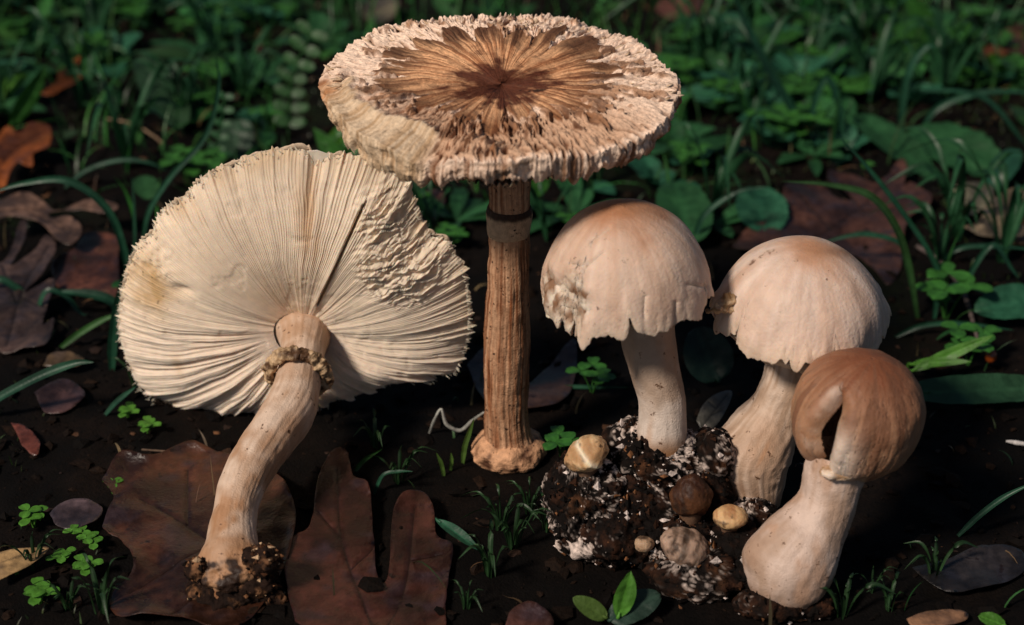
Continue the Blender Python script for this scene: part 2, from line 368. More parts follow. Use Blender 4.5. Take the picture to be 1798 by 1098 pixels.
s_ = skirt(ph) * (1 + .50 * fbm(cs_ * 18, sn_ * 18, 0, 53, 3))
z = top_profile(r, ph) + 0 * ph
tt = np.clip(r / np.maximum(rb, .2), 0, 1)
z = z + skin * (.10 + .17 * tt ** 5 * lobe * (1 - .6 * frontk) + .07 * st * sst(.05, .35, r) + .025 * st2) - .08 * np.exp(-(r / .10) ** 2)
z = z + (1 - skin) * rough * (.17 * fib + .075 * fin) + patch * rough * (.15 + .06 * fin) * sst(1.0, .93, r)
z = z + .035 * fbm(x * 3.5, y * 3.5, 0, 63, 3) + .22 * flapsec * np.exp(-((r - edgef - .02) / .035) ** 2) - .12 * flap * sst(.85, 1, r)
z = z - s_ * sk
comb = fbm(cs_ * 60, sn_ * 60, sk * 1.2, 54, 3)
rr2 = rr + .08 * sin(sk * pi) - .20 * sk * s_ + sst(0, .3, sk) * (.13 * comb + .16 * fbm(cs_ * 9, sn_ * 9, sk * 3, 55, 3))
V = capxyz(rr2 * cs_, rr2 * sn_, z).reshape(-1, 3)
flesh = lerp((.26, .125, .065), (.90, .68, .53), sst(-.5, .75, fib + .5 * fin + .3 * fbm(x * 1.5, y * 1.5, 0, 57, 3)))  # furrows coloured darker than the crests, painting shade between the flakes
colc = lerp(flesh, lerp((.15, .060, .027), (.44, .23, .12), sst(-.5, .5, fin + st)), patch * .85 * sst(1.02, .9, r))
inner = lerp((.74, .41, .215), (.44, .185, .08), sst(-.3, .4, st + .4 * st2))
inner = lerp(inner, (.085, .036, .018), np.clip(sst(.54, .86, tt + .28 * st + .5 * lr) * (.45 + .55 * lobe) * (1 - .5 * frontk), 0, 1) * .92)
core = 1.25 * np.exp(-((x * .80 - .1) ** 2 + (y * .92 + .30) ** 2) / 3.6) + .60 * fbm(x * 1.3, y * 2.2, 0, 64, 5, .6) + .45 * fbm(cs_ * 8, sn_ * 6, r * 2, 66, 3)
inner = lerp(inner, (.075, .014, .005), np.clip(sst(.24, .85, core), 0, 1) * .95)
inner = lerp(inner, (.018, .007, .004), np.clip(sst(.62, .85, .8 * np.exp(-((x - 1.1) / 1.0) ** 2 - ((y + .95) / .55) ** 2) + .5 * fbm(x * 2, y * 3, 0, 58, 3) + .1), 0, 1) * .9)
colc = lerp(colc, inner, skin)
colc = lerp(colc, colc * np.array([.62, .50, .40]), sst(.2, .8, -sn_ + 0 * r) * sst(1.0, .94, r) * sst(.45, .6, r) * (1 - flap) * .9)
colc = lerp(colc, lerp((.50, .33, .19), (.72, .55, .38), sst(-.5, .5, comb + 0 * r)), np.clip(flap, 0, 1))
colc = lerp(colc, (.52, .20, .06), np.clip(.8 * np.exp(-(adist(ph, math.radians(-172)) / .13) ** 2) * sst(.88, 1, r), 0, 1))
colc = lerp(colc, (.24, .125, .065), .75 * np.clip(sst(0, .15, sk) * sst(-.15, .4, fbm(cs_ * 7, sn_ * 7, sk * 2, 59, 4)) * (1 - flap), 0, 1))
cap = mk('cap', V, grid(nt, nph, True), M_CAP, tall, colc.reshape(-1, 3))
# gill underside closing the cap
nph3, nt3 = 700, 30
ph = np.linspace(0, 2 * pi, nph3, endpoint=False)[None, :]; t = np.linspace(0, 1, nt3)[:, None]
r = (1 - t) * (rimR(ph) - .30) + t * .8
z = -.42 - skirt(ph) * .50 * (1 - t) ** 1.2 - .65 * sin(t * pi) + .10 * np.sign(sin(ph * 175)) * np.abs(sin(ph * 175)) ** .6
V = capxyz(r * cos(ph), r * sin(ph), z).reshape(-1, 3)
mk('gills', V, grid(nt3, nph3, True), M_GILL, tall, (.62, .48, .34))
# loose scales
def scale_mesh(seed):
    q = np.random.default_rng(seed); L, w = q.uniform(.45, .75), q.uniform(.10, .17); nu = 6
    u = np.linspace(0, 1, nu)[:, None]; v = np.array([-1, 0, 1])[None, :]
    W = w * np.sin(np.clip(u * .9 + .1, 0, 1) * pi) ** .7 * (1 - .2 * u)
    X = u * L; Y = v * W + .04 * sin(u * 5 + seed); Z = .16 * L * u ** 1.6 + .05 * (1 - np.abs(v)) * (1 - u)
    Vv = np.stack(np.broadcast_arrays(X, Y, Z), -1).reshape(-1, 3); hi = (u * np.ones_like(v)).ravel()
    cc = lerp((.62, .44, .29), (.20, .095, .045) if seed % 3 == 0 else (.74, .56, .40), sst(.4, 1, hi))
    me = mk('scale', Vv, grid(nu, 3), M_CAP, cap, cc); solid(me, .025); d = me.data
    d.transform(__import__('mathutils').Matrix.Translation(Vector(tuple(base * S))))   # vertices back to the scale's own origin
    return me
protos = [scale_mesh(s) for s in range(7)]; q = np.random.default_rng(12); k = 0; placed = 0
from mathutils import Matrix
while placed < 240:
    a = q.uniform(0, 2 * pi); rad = math.sqrt(q.uniform(.50, .92))
    if -math.sin(a) > .25: continue
    if abs((a - math.radians(205) + pi) % (2 * pi) - pi) < .18 and rad > .9: continue
    rx = float(rimR(np.array(a))) * rad; zc = float(top_profile(np.array(rad), np.array(a))) + .04
    p = capxyz(np.array(rx * math.cos(a)), np.array(rx * math.sin(a)), np.array(zc))
    o = protos[placed] if placed < 7 else protos[placed % 7].copy()
    if placed >= 7: C.objects.link(o); o.parent = cap
    ra = a + q.normal() * .35; X = EX * math.cos(ra) + EY * math.sin(ra); lift = q.uniform(-.12, .16) - .25 * max(0, rad - .9) * 8 * max(0, -math.sin(a))
    X2 = X * math.cos(lift) + EZ * math.sin(lift); Yv = np.cross(EZ, X); Z2 = np.cross(X2, Yv); sca = q.uniform(.4, .8)
    o.matrix_local = Matrix.Translation(Vector(tuple((p - base) * S))) @ Matrix(((X2[0], Yv[0], Z2[0]), (X2[1], Yv[1], Z2[1]), (X2[2], Yv[2], Z2[2]))).to_4x4() @ Matrix.Diagonal((sca, sca, sca, 1))
    placed += 1
# stem
def pts_px(L_): 
    P = [aty(a, b, y) for a, b, y, w in L_]; return P, [w / pxcm(p) for p, (_, _, _, w) in zip(P, L_)]
P, rad = pts_px([(893, 235, 0, 39), (893, 290, 0, 38), (895, 372, 0, 35), (894, 420, 0, 34), (893, 500, 0, 37), (890, 600, 0, 41), (888, 690, 0, 39), (889, 735, 0, 38), (891, 762, 0, 40), (893, 780, .0, 46), (894, 800, .0, 40)])
V, F, ll, pg, un = tube(P, rad, 260, 200, .09, .06, 70)
fb = fbm(cos(pg) * 8, sin(pg) * 8, ll * .35, 71, 4); f2 = fbm(cos(pg) * 16, sin(pg) * 16, ll * .8, 72, 3); f3 = fbm(V[:, 0] * .8, V[:, 1] * .8, V[:, 2] * .5, 73, 3)
col = lerp((.30, .15, .08), (.64, .45, .31), sst(-.4, .5, fb + .5 * f2))
col = lerp(col, (.17, .065, .025), np.clip(sst(.05, .5, fb * -1 + f3 * .9) * sst(4.2, 7, ll) * 1.0, 0, 1)); col = lerp(col, (.42, .16, .06), .6 * sst(.1, .5, f2) * sst(4, 7, ll))
col = col * np.array([.84, .70, .60]); col = lerp(col, (.58, .29, .16), sst(.90, .96, un) * (.6 + .4 * f3))
mk('stem', V, F, M_STEMD, tall, col)
P, rad = pts_px([(894, 362, 0, 37.5), (894, 371, 0, 40.5), (894, 380, 0, 40), (894, 395, 0, 38.5), (893, 408, 0, 37), (893, 412, 0, 34)])
V, F, ll, pg, un = tube(P, rad, 24, 120, .05, .03, 75)
mk('ring', V, F, M_STEMD, tall, lerp((.045, .022, .012), (.52, .36, .23), sst(.18, .36, un + .05 * fbm(cos(pg) * 5, sin(pg) * 5, 0, 76, 2))))
c = np.array([aty(894, 782, 0)[0], .05, .35]); V, F, f = blob(c, 1.60, 1.5, .88, 90, .16, 1.6, 77)
mk('bulb', V, F, M_STEMD, tall, lerp((.10, .04, .02), (.62, .34, .19), sst(-.35, .25, f + .25 * (V[:, 2] - .5))))

# ================================================================ laid-down mushroom showing its gills
n_ = nrm(np.array([-.10, -.975, -.13])); CC = aty(530, 583, 3.0)
e1 = nrm(np.cross(np.array([0, 0, 1.0]), n_)); e1 = e1 if e1[0] > 0 else -e1; e2 = np.cross(n_, e1); e2 = e2 if e2[2] > 0 else -e2
def pl2(px, py):
    p = atplane(px, py, CC, n_) - CC; return np.array([p @ e1, p @ e2])
rootp = G(408, 1040)
lay = thing('mushroom', 'laid-down mushroom turned to show its round cream gilled underside and bent stem', 'mushroom', rootp)
rim_px = [(530, 264), (541, 268), (552, 284), (566, 282), (576, 274), (600, 272), (640, 282), (690, 300), (718, 330), (735, 380), (750, 408), (788, 424), (800, 450), (815, 475), (823, 530), (824, 580), (815, 620), (798, 655), (765, 668), (735, 655), (690, 668), (640, 690), (590, 700), (530, 724), (450, 728), (380, 733), (330, 722), (270, 704), (236, 668), (218, 620), (208, 570), (212, 520), (222, 475), (240, 432), (268, 408), (283, 372), (335, 340), (345, 322), (392, 293), (430, 280), (470, 268), (500, 264)]
q2 = np.array([pl2(*p) for p in rim_px]); an = np.arctan2(q2[:, 1], q2[:, 0]); rd = np.hypot(q2[:, 0], q2[:, 1]); so = np.argsort(an); an, rd = an[so], rd[so]
def rimL(ph): return np.interp((ph + pi) % (2 * pi) - pi, np.r_[an - 2 * pi, an, an + 2 * pi], np.r_[rd, rd, rd])
nph, nt = 3000, 110
ph = np.linspace(-pi, pi, nph, endpoint=False)[None, :]; t = np.linspace(0, 1, nt)[:, None] 
rim = rimL(ph) + (.10 + .10 * sst(-.2, .3, sin(ph))) * fbm(ph * 22, 0, 0, 80, 3) + .13 * np.maximum(vn(ph * 66, 0, 0, 81), 0) ** 2 * 2 - .18 * sst(.2, .6, fbm(ph * 7, 0, 0, 83, 3))
r0 = 1.22; r = r0 + (rim - r0) * t
X = r * cos(ph); Y = r * sin(ph)
wv = fbm(X * .35, Y * .35, 0, 82, 3); swirl = -.10 * np.clip(-sin(ph), 0, 1) * cos(ph) * t
g = (ph + swirl + .035 * wv * (.3 + t)) * 370 / (2 * pi)
gi = np.floor(g).astype(int); ga = .55 + .75 * _hash(gi % 370, gi * 0, gi * 0, 5)
tri = 1 - np.abs(2 * (g - gi) - 1)
gill = ga * tri ** .8
g2 = g * 2 + .5; tri2 = 1 - np.abs(2 * (g2 - np.floor(g2)) - 1); gill = gill + .4 * tri2 * sst(.35, .65, t)
low = sst(-.35, .35, sin(ph + .1) * -1)         # lower half: gills lie over in thick wavy bundles
bund = fbm((ph + swirl + .05 * wv * t) * 13, t * 1.2, 0, 84, 3)
bund2 = 1 - 2 * np.abs(fbm((ph + swirl * 1.0 + .04 * wv) * 20, t * .8, 3, 85, 2))
cw = pl2(708, 455); cx = X - cw[0]; cy = Y - cw[1]
cxr = cx * .80 - cy * -.2; wz = np.exp(-(((cx / 1.75) ** 2 + (cy / 1.55) ** 2)) ** 2)
cw2 = pl2(675, 370); wz = np.maximum(wz, .8 * np.exp(-((((X - cw2[0]) / 1.0) ** 2 + ((Y - cw2[1]) / 1.5) ** 2)) ** 2))
wx, wy = X + .25 * fbm(X * 2, Y * 2, 0, 90, 2), Y + .25 * fbm(X * 2, Y * 2, 5, 91, 2)
wr = 1 - 2.2 * np.abs(fbm(wx * 1.7 + wy * 1.2, (wy * 3.0 - wx * 1.0), 0, 92, 3)); saw = ((wy * 2.6 - wx * 1.0 + .8 * fbm(wx * 1.6, wy * 1.6, 0, 93, 2)) % 1.0)
pillow = 1.0 * np.sin((t * .92 + .06) * pi) ** .8
H = pillow * (.85 + .25 * fbm(ph * 1.6, 0, 0, 95, 2)) - .25 * t ** 6
H = H + ((.030 + .022 * low) * gill * (.5 + .5 * sst(0, .25, t)) * (1 - .85 * wz)) * (1 - .25 * low) + low * (.22 * bund + .10 * bund2) * sst(.05, .3, t) * (1 - .4 * sst(.9, 1, t)) + (1 - low) * .05 * bund
H = H + wz * (.18 * wr + .26 * saw); gd = fbm(X * .9, Y * .9, 2, 107, 4); H = H - .035 * sst(.25, .5, gd)
# torn gap beside the wrinkled gills
ca, cb = pl2(562, 522), pl2(643, 345); Pq = np.stack([X.ravel(), Y.ravel()], 1); dcr = segd(Pq, ca, cb).reshape(X.shape)
side = ((cb[0] - ca[0]) * (Y - ca[1]) - (cb[1] - ca[1]) * (X - ca[0]))
H = H - .32 * np.exp(-(dcr / .05) ** 2) + .10 * np.exp(-(dcr / .35) ** 2) * (side > 0)
nick = pl2(330, 492); nd = ((X - nick[0]) / .55) ** 2 + ((Y - nick[1]) / .28) ** 2; H = H - .18 * np.exp(-nd)
tear = pl2(275, 450); td = ((X - tear[0]) / .8) ** 2 + ((Y - tear[1]) / .9) ** 2; H = H + .16 * np.exp(-td) * fbm(X * 2.4, Y * 2.4, 0, 96, 3) * 1.5
V = CC + X[..., None] * e1 + Y[..., None] * e2 + H[..., None] * n_
cream = np.array([.85, .70, .545]); col = lerp(cream * .93, cream * 1.06, sst(-.5, .5, wv))
col = lerp(col, (.80, .66, .54), low * .7)
st1 = np.exp(-((X - pl2(268, 490)[0]) / 1.1) ** 2 - ((Y - pl2(268, 490)[1]) / 1.4) ** 2); col = lerp(col, (.54, .33, .13), np.clip(st1 * (.75 + .8 * fbm(X * 1.3, Y * 1.3, 0, 97, 4)), 0, .85))
st2 = np.exp(-((X - pl2(548, 370)[0]) / .45) ** 2 - ((Y - pl2(548, 370)[1]) / 2.0) ** 2); col = lerp(col, (.60, .37, .20), np.clip(st2 * (.65 + .6 * fbm(ph * 30, t * 2, 0, 98, 2)), 0, .7))
edge = sst(.82, 1.0, t) * np.clip(.3 + .8 * fbm(ph * 9, t * 3, 0, 99, 3), 0, 1) * sst(-.2, .5, sin(ph)); col = lerp(col, (.60, .42, .24), np.clip(edge, 0, .6))
col = lerp(col, (.50, .32, .16), np.clip(.55 * np.exp(-((X - pl2(320, 620)[0]) / .25) ** 2 - ((Y - pl2(320, 620)[1]) / .5) ** 2), 0, 1))
sp_ = vn(X * 7, Y * 7, 0, 101); col = lerp(col, (.10, .05, .03), np.clip(sst(.80, .90, sp_) * (st1 * 1.6 + .03), 0, .9))
col = lerp(col, (.56, .40, .22), np.clip(.8 * np.exp(-(dcr / .05) ** 2), 0, 1))
col = lerp(col, (.72, .60, .47), wz * .4)
mk('gills', V.reshape(-1, 3), grid(nt, nph, True), M_GILL, lay, col.reshape(-1, 3))
# cap flesh and shaggy upper side, seen only as a fringe
nph, nt = 900, 40
ph = np.linspace(-pi, pi, nph, endpoint=False)[None, :]; t = np.linspace(0.02, 1, nt)[:, None]
rim = rimL(ph) - .02 + .14 * np.maximum(vn(ph * 70, 0, 0, 103), 0) + .05 * fbm(ph * 18, 0, 0, 104, 2) + .22 * np.exp(-(adist(ph, math.radians(86)) / .07) ** 2)
H = -.12 - 1.9 * (1 - t ** 2.2) + .12 * fbm(rim * t * cos(ph) * 2, rim * t * sin(ph) * 2, 0, 105, 3)
V = CC + (rim * t * cos(ph))[..., None] * e1 + (rim * t * sin(ph))[..., None] * e2 + H[..., None] * n_
col = lerp((.62, .48, .35), (.33, .20, .12), sst(-.2, .4, fbm(rim * t * cos(ph) * 2, rim * t * sin(ph) * 2, 0, 106, 3)) * sst(1, .9, t))
cp = mk('cap', V.reshape(-1, 3), grid(nt, nph, True), M_CAP, lay, col.reshape(-1, 3)); solid(cp, .06, 1)
# white flap of cap skin standing up at the top rim, thin fringe threads along the rim
fa = [pl2(540, 292), pl2(537, 268), pl2(556, 266), pl2(580, 274), pl2(572, 292)]
fv = np.array([CC + p[0] * e1 + p[1] * e2 + n_ * (-.16 + .02 * i) for i, p in enumerate(fa)])
fl_ = mk('skin_flap', fv, np.array([[0, 1, 2], [0, 2, 4], [2, 3, 4]]), M_GILL, cp, (.82, .70, .58), smooth=False); solid(fl_, .05)
fr = []; ff = []; q = np.random.default_rng(5); kk = 0
for i in range(520):
    a = q.uniform(-pi, pi)
    if math.sin(a) < -.55 and q.uniform() < .7: continue
    rm = float(rimL(np.array(a))); Lh = q.uniform(.08, .26); d = a + q.normal() * .3
    p0 = CC + e1 * (rm - .08) * math.cos(a) + e2 * (rm - .08) * math.sin(a) + n_ * q.uniform(-.15, .25)
    dv = e1 * math.cos(d) + e2 * math.sin(d) + n_ * q.normal() * .4; sv = nrm(np.cross(dv, n_)) * q.uniform(.02, .05)
    fr += [p0 - sv, p0 + sv, p0 + dv * Lh + sv * .15, p0 + dv * Lh - sv * .15]; ff.append([kk, kk + 1, kk + 2, kk + 3]); kk += 4
fo = mk('rim_fringe', np.array(fr), np.array(ff), M_GILL, lay, (.74, .64, .50), kind='stuff')
# stem
SP = [(533, 572, 3.9, 52), (534, 578, 3.2, 50), (534, 590, 2.5, 46), (533, 606, 1.6, 39), (528, 640, .2, 38), (520, 685, -1.2, 42), (504, 730, -2.8, 46), (464, 785, -4.6, 45), (428, 845, -6.3, 41), (412, 905, -7.6, 39), (407, 955, -8.8, 46), (406, 980, -9.3, 60), (408, 1010, -9.7, 66), (410, 1035, -10, 50)]
P, rad = pts_px(SP)
V, F, ll, pg, un = tube(P, rad, 220, 140, .07, .03, 110, ref=(1, 0, 0)); rg = sst(.80, .93, un); V = V + (rg * .30 * fbm(V[:, 0] * 2.5, V[:, 1] * 2.5, V[:, 2] * 2.5, 108, 4))[:, None] * nrm(V - aty(408, 1000, -9.6))
f1 = fbm(V[:, 0] * .7, V[:, 1] * .7, V[:, 2] * .7, 111, 4); f2 = fbm(cos(pg) * 7, sin(pg) * 7, ll * .5, 112, 3)
col = lerp((.48, .30, .19), (.72, .55, .43), sst(-.4, .4, f1 + .3 * f2)); col = lerp(col, (.40, .20, .095), np.clip(.9 * sst(.0, .4, f1 * -1 + .3 * f2) * sst(.35, .7, un), 0, .85))
f9 = fbm(V[:, 0] * 2.2, V[:, 1] * 2.2, V[:, 2] * 2.2, 109, 4); col = lerp(col, (.40, .21, .105), sst(.72, .86, un) * .8); col = lerp(col, (.030, .014, .008), sst(.0, .3, f9 + 4.5 * (un - .90))); col = lerp(col, (.64, .48, .34), sst(.16, .02, un))
mk('stem', V, F, M_STEM, lay, col)
# ring: ragged flaring collar
rc = aty(523, 656, -.30); ra = nrm(aty(528, 640, .2) - aty(519, 687, -1.25)); rx_ = nrm(np.cross(ra, (0, 1, .2))); ry_ = np.cross(ra, rx_)
pa, pb = np.meshgrid(np.linspace(0, 2 * pi, 260, endpoint=False), np.linspace(0, 2 * pi, 40), indexing='xy'); rad1 = 1.24 + .10 * fbm(cos(pa) * 2, sin(pa) * 2, 0, 113, 3)
ct, st_ = cos(pb), sin(pb); dirp = cos(pa)[..., None] * rx_ + sin(pa)[..., None] * ry_
V = rc + dirp * (rad1 + .26 * ct)[..., None] + ra * (.30 * st_ + .14 * fbm(cos(pa) * 3, sin(pa) * 3, 0, 114, 3))[..., None]
nz = fbm(V[..., 0] * 3.6, V[..., 1] * 3.6, V[..., 2] * 3.6, 115, 5, .65); V = V + (dirp * ct[..., None] + ra * st_[..., None]) * (.26 * nz)[..., None]
V = V.reshape(-1, 3); F = grid(40, 260, True)
col = lerp((.085, .040, .017), (.62, .43, .25), sst(-.3, .35, fbm(V[:, 0] * 3.2, V[:, 1] * 3.2, V[:, 2] * 3.2, 116, 4) + .35 * nz.ravel()))
mk('ring', V, F, M_STEM, lay, col)
# root with clinging soil
RC = []
V, F, f = blob(aty(412, 1040, -9.8), 1.75, 1.5, 1.25, 100, .5, .7, 118); N_ = nrm(V - aty(412, 1040, -9.8)); V = V + N_ * (.30 * fbm(V[:, 0] * 2.2, V[:, 1] * 2.2, V[:, 2] * 2.2, 120, 5, .65))[:, None]
f2 = fbm(V[:, 0] * 2.6, V[:, 1] * 2.6, V[:, 2] * 2.6, 119, 4)
mk('root_ball', V, F, M_SOIL, lay, lerp((.012, .006, .004), (.26, .12, .052), sst(.05, .6, f2 + .2 * f + .30 * (V[:, 2] - 1.4))))
for qx, qy, qr in ((458, 985, .8), (352, 1000, .6), (470, 1050, .8), (400, 1075, .9), (350, 1065, .6), (430, 1085, 1.2), (375, 1040, .9), (445, 1020, .9)):
  V, F, f = blob(aty(qx, qy, -10.2), qr, qr * .8, qr * .75, 44, .6, 1.6, 121 + qx); V[:, 2] = np.maximum(V[:, 2], -.2)
  f2 = fbm(V[:, 0] * 2.4, V[:, 1] * 2.4, V[:, 2] * 2.4, 122, 4)
  RC.append(V); mk('root_lump', V, F, M_SOIL, lay, lerp((.018, .009, .006), (.26, .125, .06), sst(-.05, .5, f2)))

# ================================================================ young mushrooms
def dome(cpx, y, apex_dir, R_, H_, amax=100, seed=0, tears=9, nph=420, nt=120, ragged=.07, p=1.0):
    c = aty(*cpx, y); up = nrm(np.asarray(apex_dir, float)); ex = nrm(np.cross((0, 1, 0), up)); ey = np.cross(up, ex)
    ph = np.linspace(-pi, pi, nph, endpoint=False)[None, :]; t = np.linspace(0.004, 1, nt)[:, None]
    tm = 1 + ragged * fbm(ph * 3.2, 0, 0, seed, 3); q = np.random.default_rng(seed); dep = 0 * ph; lift = 0 * ph
    for _ in range(tears):
        a0 = q.uniform(-pi, pi); w = q.uniform(.025, .09); dd = q.uniform(.04, .15)
        dep = np.maximum(dep, dd * np.clip(1 - adist(ph, a0) / w, 0, 1)); lift = lift + .12 * np.exp(-(((ph - a0) - .14) / .1) ** 2)
    tm = tm - dep + .035 * fbm(ph * 14, 0, 0, seed + 3, 3)
    a = t * tm * math.radians(amax)
    rr = R_ * np.sin(a) ** p; zz = H_ * cos(a)
    rr = rr * (1 + .07 * fbm(cos(ph) * 1.3, sin(ph) * 1.5, zz * .4, seed + 5, 2)) + lift * sst(.75, 1, t) * .8
    rr = rr + .05 * fbm(ph * 7 * np.ones_like(t), zz * .5, 0, seed + 6, 4) * sst(.15, .8, t) + .10 * fbm(ph * 5, t * 6, 0, seed + 7, 3) * sst(.7, 1, t)
    X = rr * cos(ph); Y = rr * sin(ph)
    V = c + X[..., None] * ex + Y[..., None] * ey + zz[..., None] * up
    return dict(c=c, up=up, ex=ex, ey=ey, ph=ph + 0 * t, t=t + 0 * ph, V=V, X=X, Y=Y, Z=zz, R=R_, H=H_, nph=nph, nt=nt)
def proj(V):        # world points to photo pixels, used only to place marks seen on the photograph
    d = V - CAM; dep = d[..., 1] * math.cos(PITCH) - d[..., 2] * math.sin(PITCH); v = d[..., 1] * math.sin(PITCH) + d[..., 2] * math.cos(PITCH)
    return PW / 2 + FPX * d[..., 0] / dep, PH / 2 - FPX * v / dep
def veil(parent, D, r_in, zr, drop, seed, colr, tat=.15):
    nph, nt = 300, 24; ph = np.linspace(-pi, pi, nph, endpoint=False)[None, :]; t = np.linspace(0, 1, nt)[:, None]
    rr = (1 - t) * D['R'] * .93 + t * r_in; z = zr - drop * sin(t * pi * .9) + tat * fbm(cos(ph) * 4, sin(ph) * 4, t * 2, seed, 3) + .05 * vn(ph * 22, t * 2, 0, seed + 1)
    V = D['c'] + (rr * cos(ph))[..., None] * D['ex'] + (rr * sin(ph))[..., None] * D['ey'] + z[..., None] * D['up']
    o = mk('veil', V.reshape(-1, 3), grid(nt, nph, True), M_YOUNG, parent, lerp(np.asarray(colr) * .75, colr, sst(-.4, .4, fbm(cos(ph) * 3, sin(ph) * 3, t * 2, seed + 2, 3)).ravel()))
    solid(o, .06); return o

# --- middle one
bm_ = G(1155, 850)
mid = thing('young_mushroom', 'young mushroom with smooth pinkish dome cap and pale stem rising from the soil clump', 'mushroom', np.array([aty(1155, 770, -5)[0], -5, 1.8]))
D = dome((1098, 512), -4.5, (-.13, -.02, 1), 3.20, 3.62, 95, 131, tears=15, ragged=.07, p=1.13)
V = D['V']; px, py = proj(V)
torn = sst(.35, .75, 1.15 * np.exp(-((px - 978) / 74) ** 2 - ((py - 535) / 72) ** 2) + .35 * fbm(V[..., 0] * 1.2, V[..., 1] * 1.2, V[..., 2] * 1.2, 132, 3)) * (D['Y'] < .8)
V = V - torn[..., None] * nrm(V - D['c']) * (.18 + .20 * fbm(V[..., 0] * 2.2, V[..., 1] * 2.2, V[..., 2] * 2.2, 133, 4))[..., None]
crk = np.zeros(px.shape); Pq = np.stack([px.ravel(), py.ravel()], 1)
for a, b in (((1003, 462), (1032, 470)), ((1032, 470), (1060, 445)), ((1130, 555), (1132, 520)), ((1180, 580), (1185, 530)), ((1205, 500), (1235, 505)), ((1040, 425), (1070, 405))):
    crk = np.maximum(crk, np.exp(-(segd(Pq, np.array(a, float), np.array(b, float)) / 4.0) ** 2).reshape(px.shape))
crk = crk * (D['Y'] < .8)
V = V - crk[..., None] * nrm(V - D['c']) * .10
m = fbm(V[..., 0] * .7, V[..., 1] * .7, V[..., 2] * .7, 134, 3)
col = lerp((.44, .20, .10), (.67, .48, .37), sst(.0, .62, D['t'] + .35 * m)); col = lerp(col, (.40, .20, .11), np.clip(.75 * np.exp(-((px - 1125) / 55) ** 2 - ((py - 375) / 14) ** 2), 0, 1))
col = lerp(col, lerp((.26, .14, .08), (.76, .64, .52), sst(-.35, .3, fbm(V[..., 0] * 2.5, V[..., 1] * 2.5, V[..., 2] * 2.5, 135, 3))), torn)
fs = fbm(D['ph'] * 7, D['t'] * 1.5, 0, 141, 3); col = col * (1 + fs[..., None] * sst(.1, .4, D['t'])[..., None] * np.array([.16, .26, .34])); col = lerp(col, (.80, .66, .54), .7 * crk); col = lerp(col, (.72, .58, .45), .6 * sst(.85, 1, D['t']))
o = mk('cap', V.reshape(-1, 3), grid(D['nt'], D['nph'], True), M_YOUNG, mid, col.reshape(-1, 3)); solid(o, .14)
veil(o, D, 1.0, .35, .55, 136, (.64, .50, .38))
P, rad = pts_px([(1132, 520, -4.5, 50), (1137, 590, -4.6, 48), (1150, 650, -4.8, 43), (1162, 700, -5.0, 41), (1163, 750, -5.2, 43), (1160, 800, -5.3, 52)])
V, F, ll, pg, un = tube(P, rad, 100, 100, .05, .02, 138)
f1 = fbm(V[:, 0] * .8, V[:, 1] * .8, V[:, 2] * .8, 139, 4); col = lerp((.44, .32, .24), (.68, .57, .49), sst(-.3, .5, f1 + .8 * sst(.45, .75, un) - .2)); col = lerp(col, (.26, .13, .06), sst(.78, .9, un + .05 * f1))
col = lerp(col, (.50, .31, .20), np.clip(.55 * sst(.1, .45, fbm(V[:, 0] * 1.3, V[:, 1] * 1.3, V[:, 2] * .5, 140, 4)), 0, 1)); mk('stem', V, F, M_STEM, mid, col)

# --- right one behind
rt = thing('young_mushroom', 'young mushroom with clean pale dome cap, torn hem and stem swollen at its base', 'mushroom', np.array([aty(1320, 870, -4.8)[0], -4.8, float(gh(9, -4.8))]))
D = dome((1404, 562), -3.6, (.02, -.04, 1), 3.20, 3.25, 91, 151, tears=18, ragged=.08, p=1.06)
V = D['V']; px, py = proj(V); m = fbm(V[..., 0] * .7, V[..., 1] * .7, V[..., 2] * .7, 154, 3)
col = lerp((.54, .28, .16), (.70, .52, .42), sst(.05, .5, D['t'] + .3 * m)); col = lerp(col, (.34, .17, .09), np.clip(.8 * np.exp(-((px - 1478) / 55) ** 2 - ((py - 447) / 12) ** 2), 0, 1))
col = lerp(col, (.16, .075, .04), np.clip(.85 * sst(.5, .75, np.exp(-((px - 1338) / 30) ** 2 - ((py - 457 + .5 * (px - 1338)) / 10) ** 2) * (.55 + .9 * fbm(px * .16, py * .16, 0, 9, 3))), 0, 1)); fs = fbm(D['ph'] * 7, D['t'] * 1.5, 0, 161, 3); col = col * (1 + fs[..., None] * sst(.1, .4, D['t'])[..., None] * np.array([.16, .26, .34]))
col = lerp(col, (.70, .54, .40), .6 * sst(.82, 1, D['t']))
lip = sst(.72, 1, D['t'])[..., None] * nrm(V - D['c']) * (.10 * fbm(D['ph'] * 9, D['t'] * 5, 0, 155, 3))[..., None]
V = V + lip
o = mk('cap', V.reshape(-1, 3), grid(D['nt'], D['nph'], True), M_YOUNG, rt, col.reshape(-1, 3)); solid(o, .14)
veil(o, D, 1.0, -.05, .95, 156, (.68, .53, .40), .3)
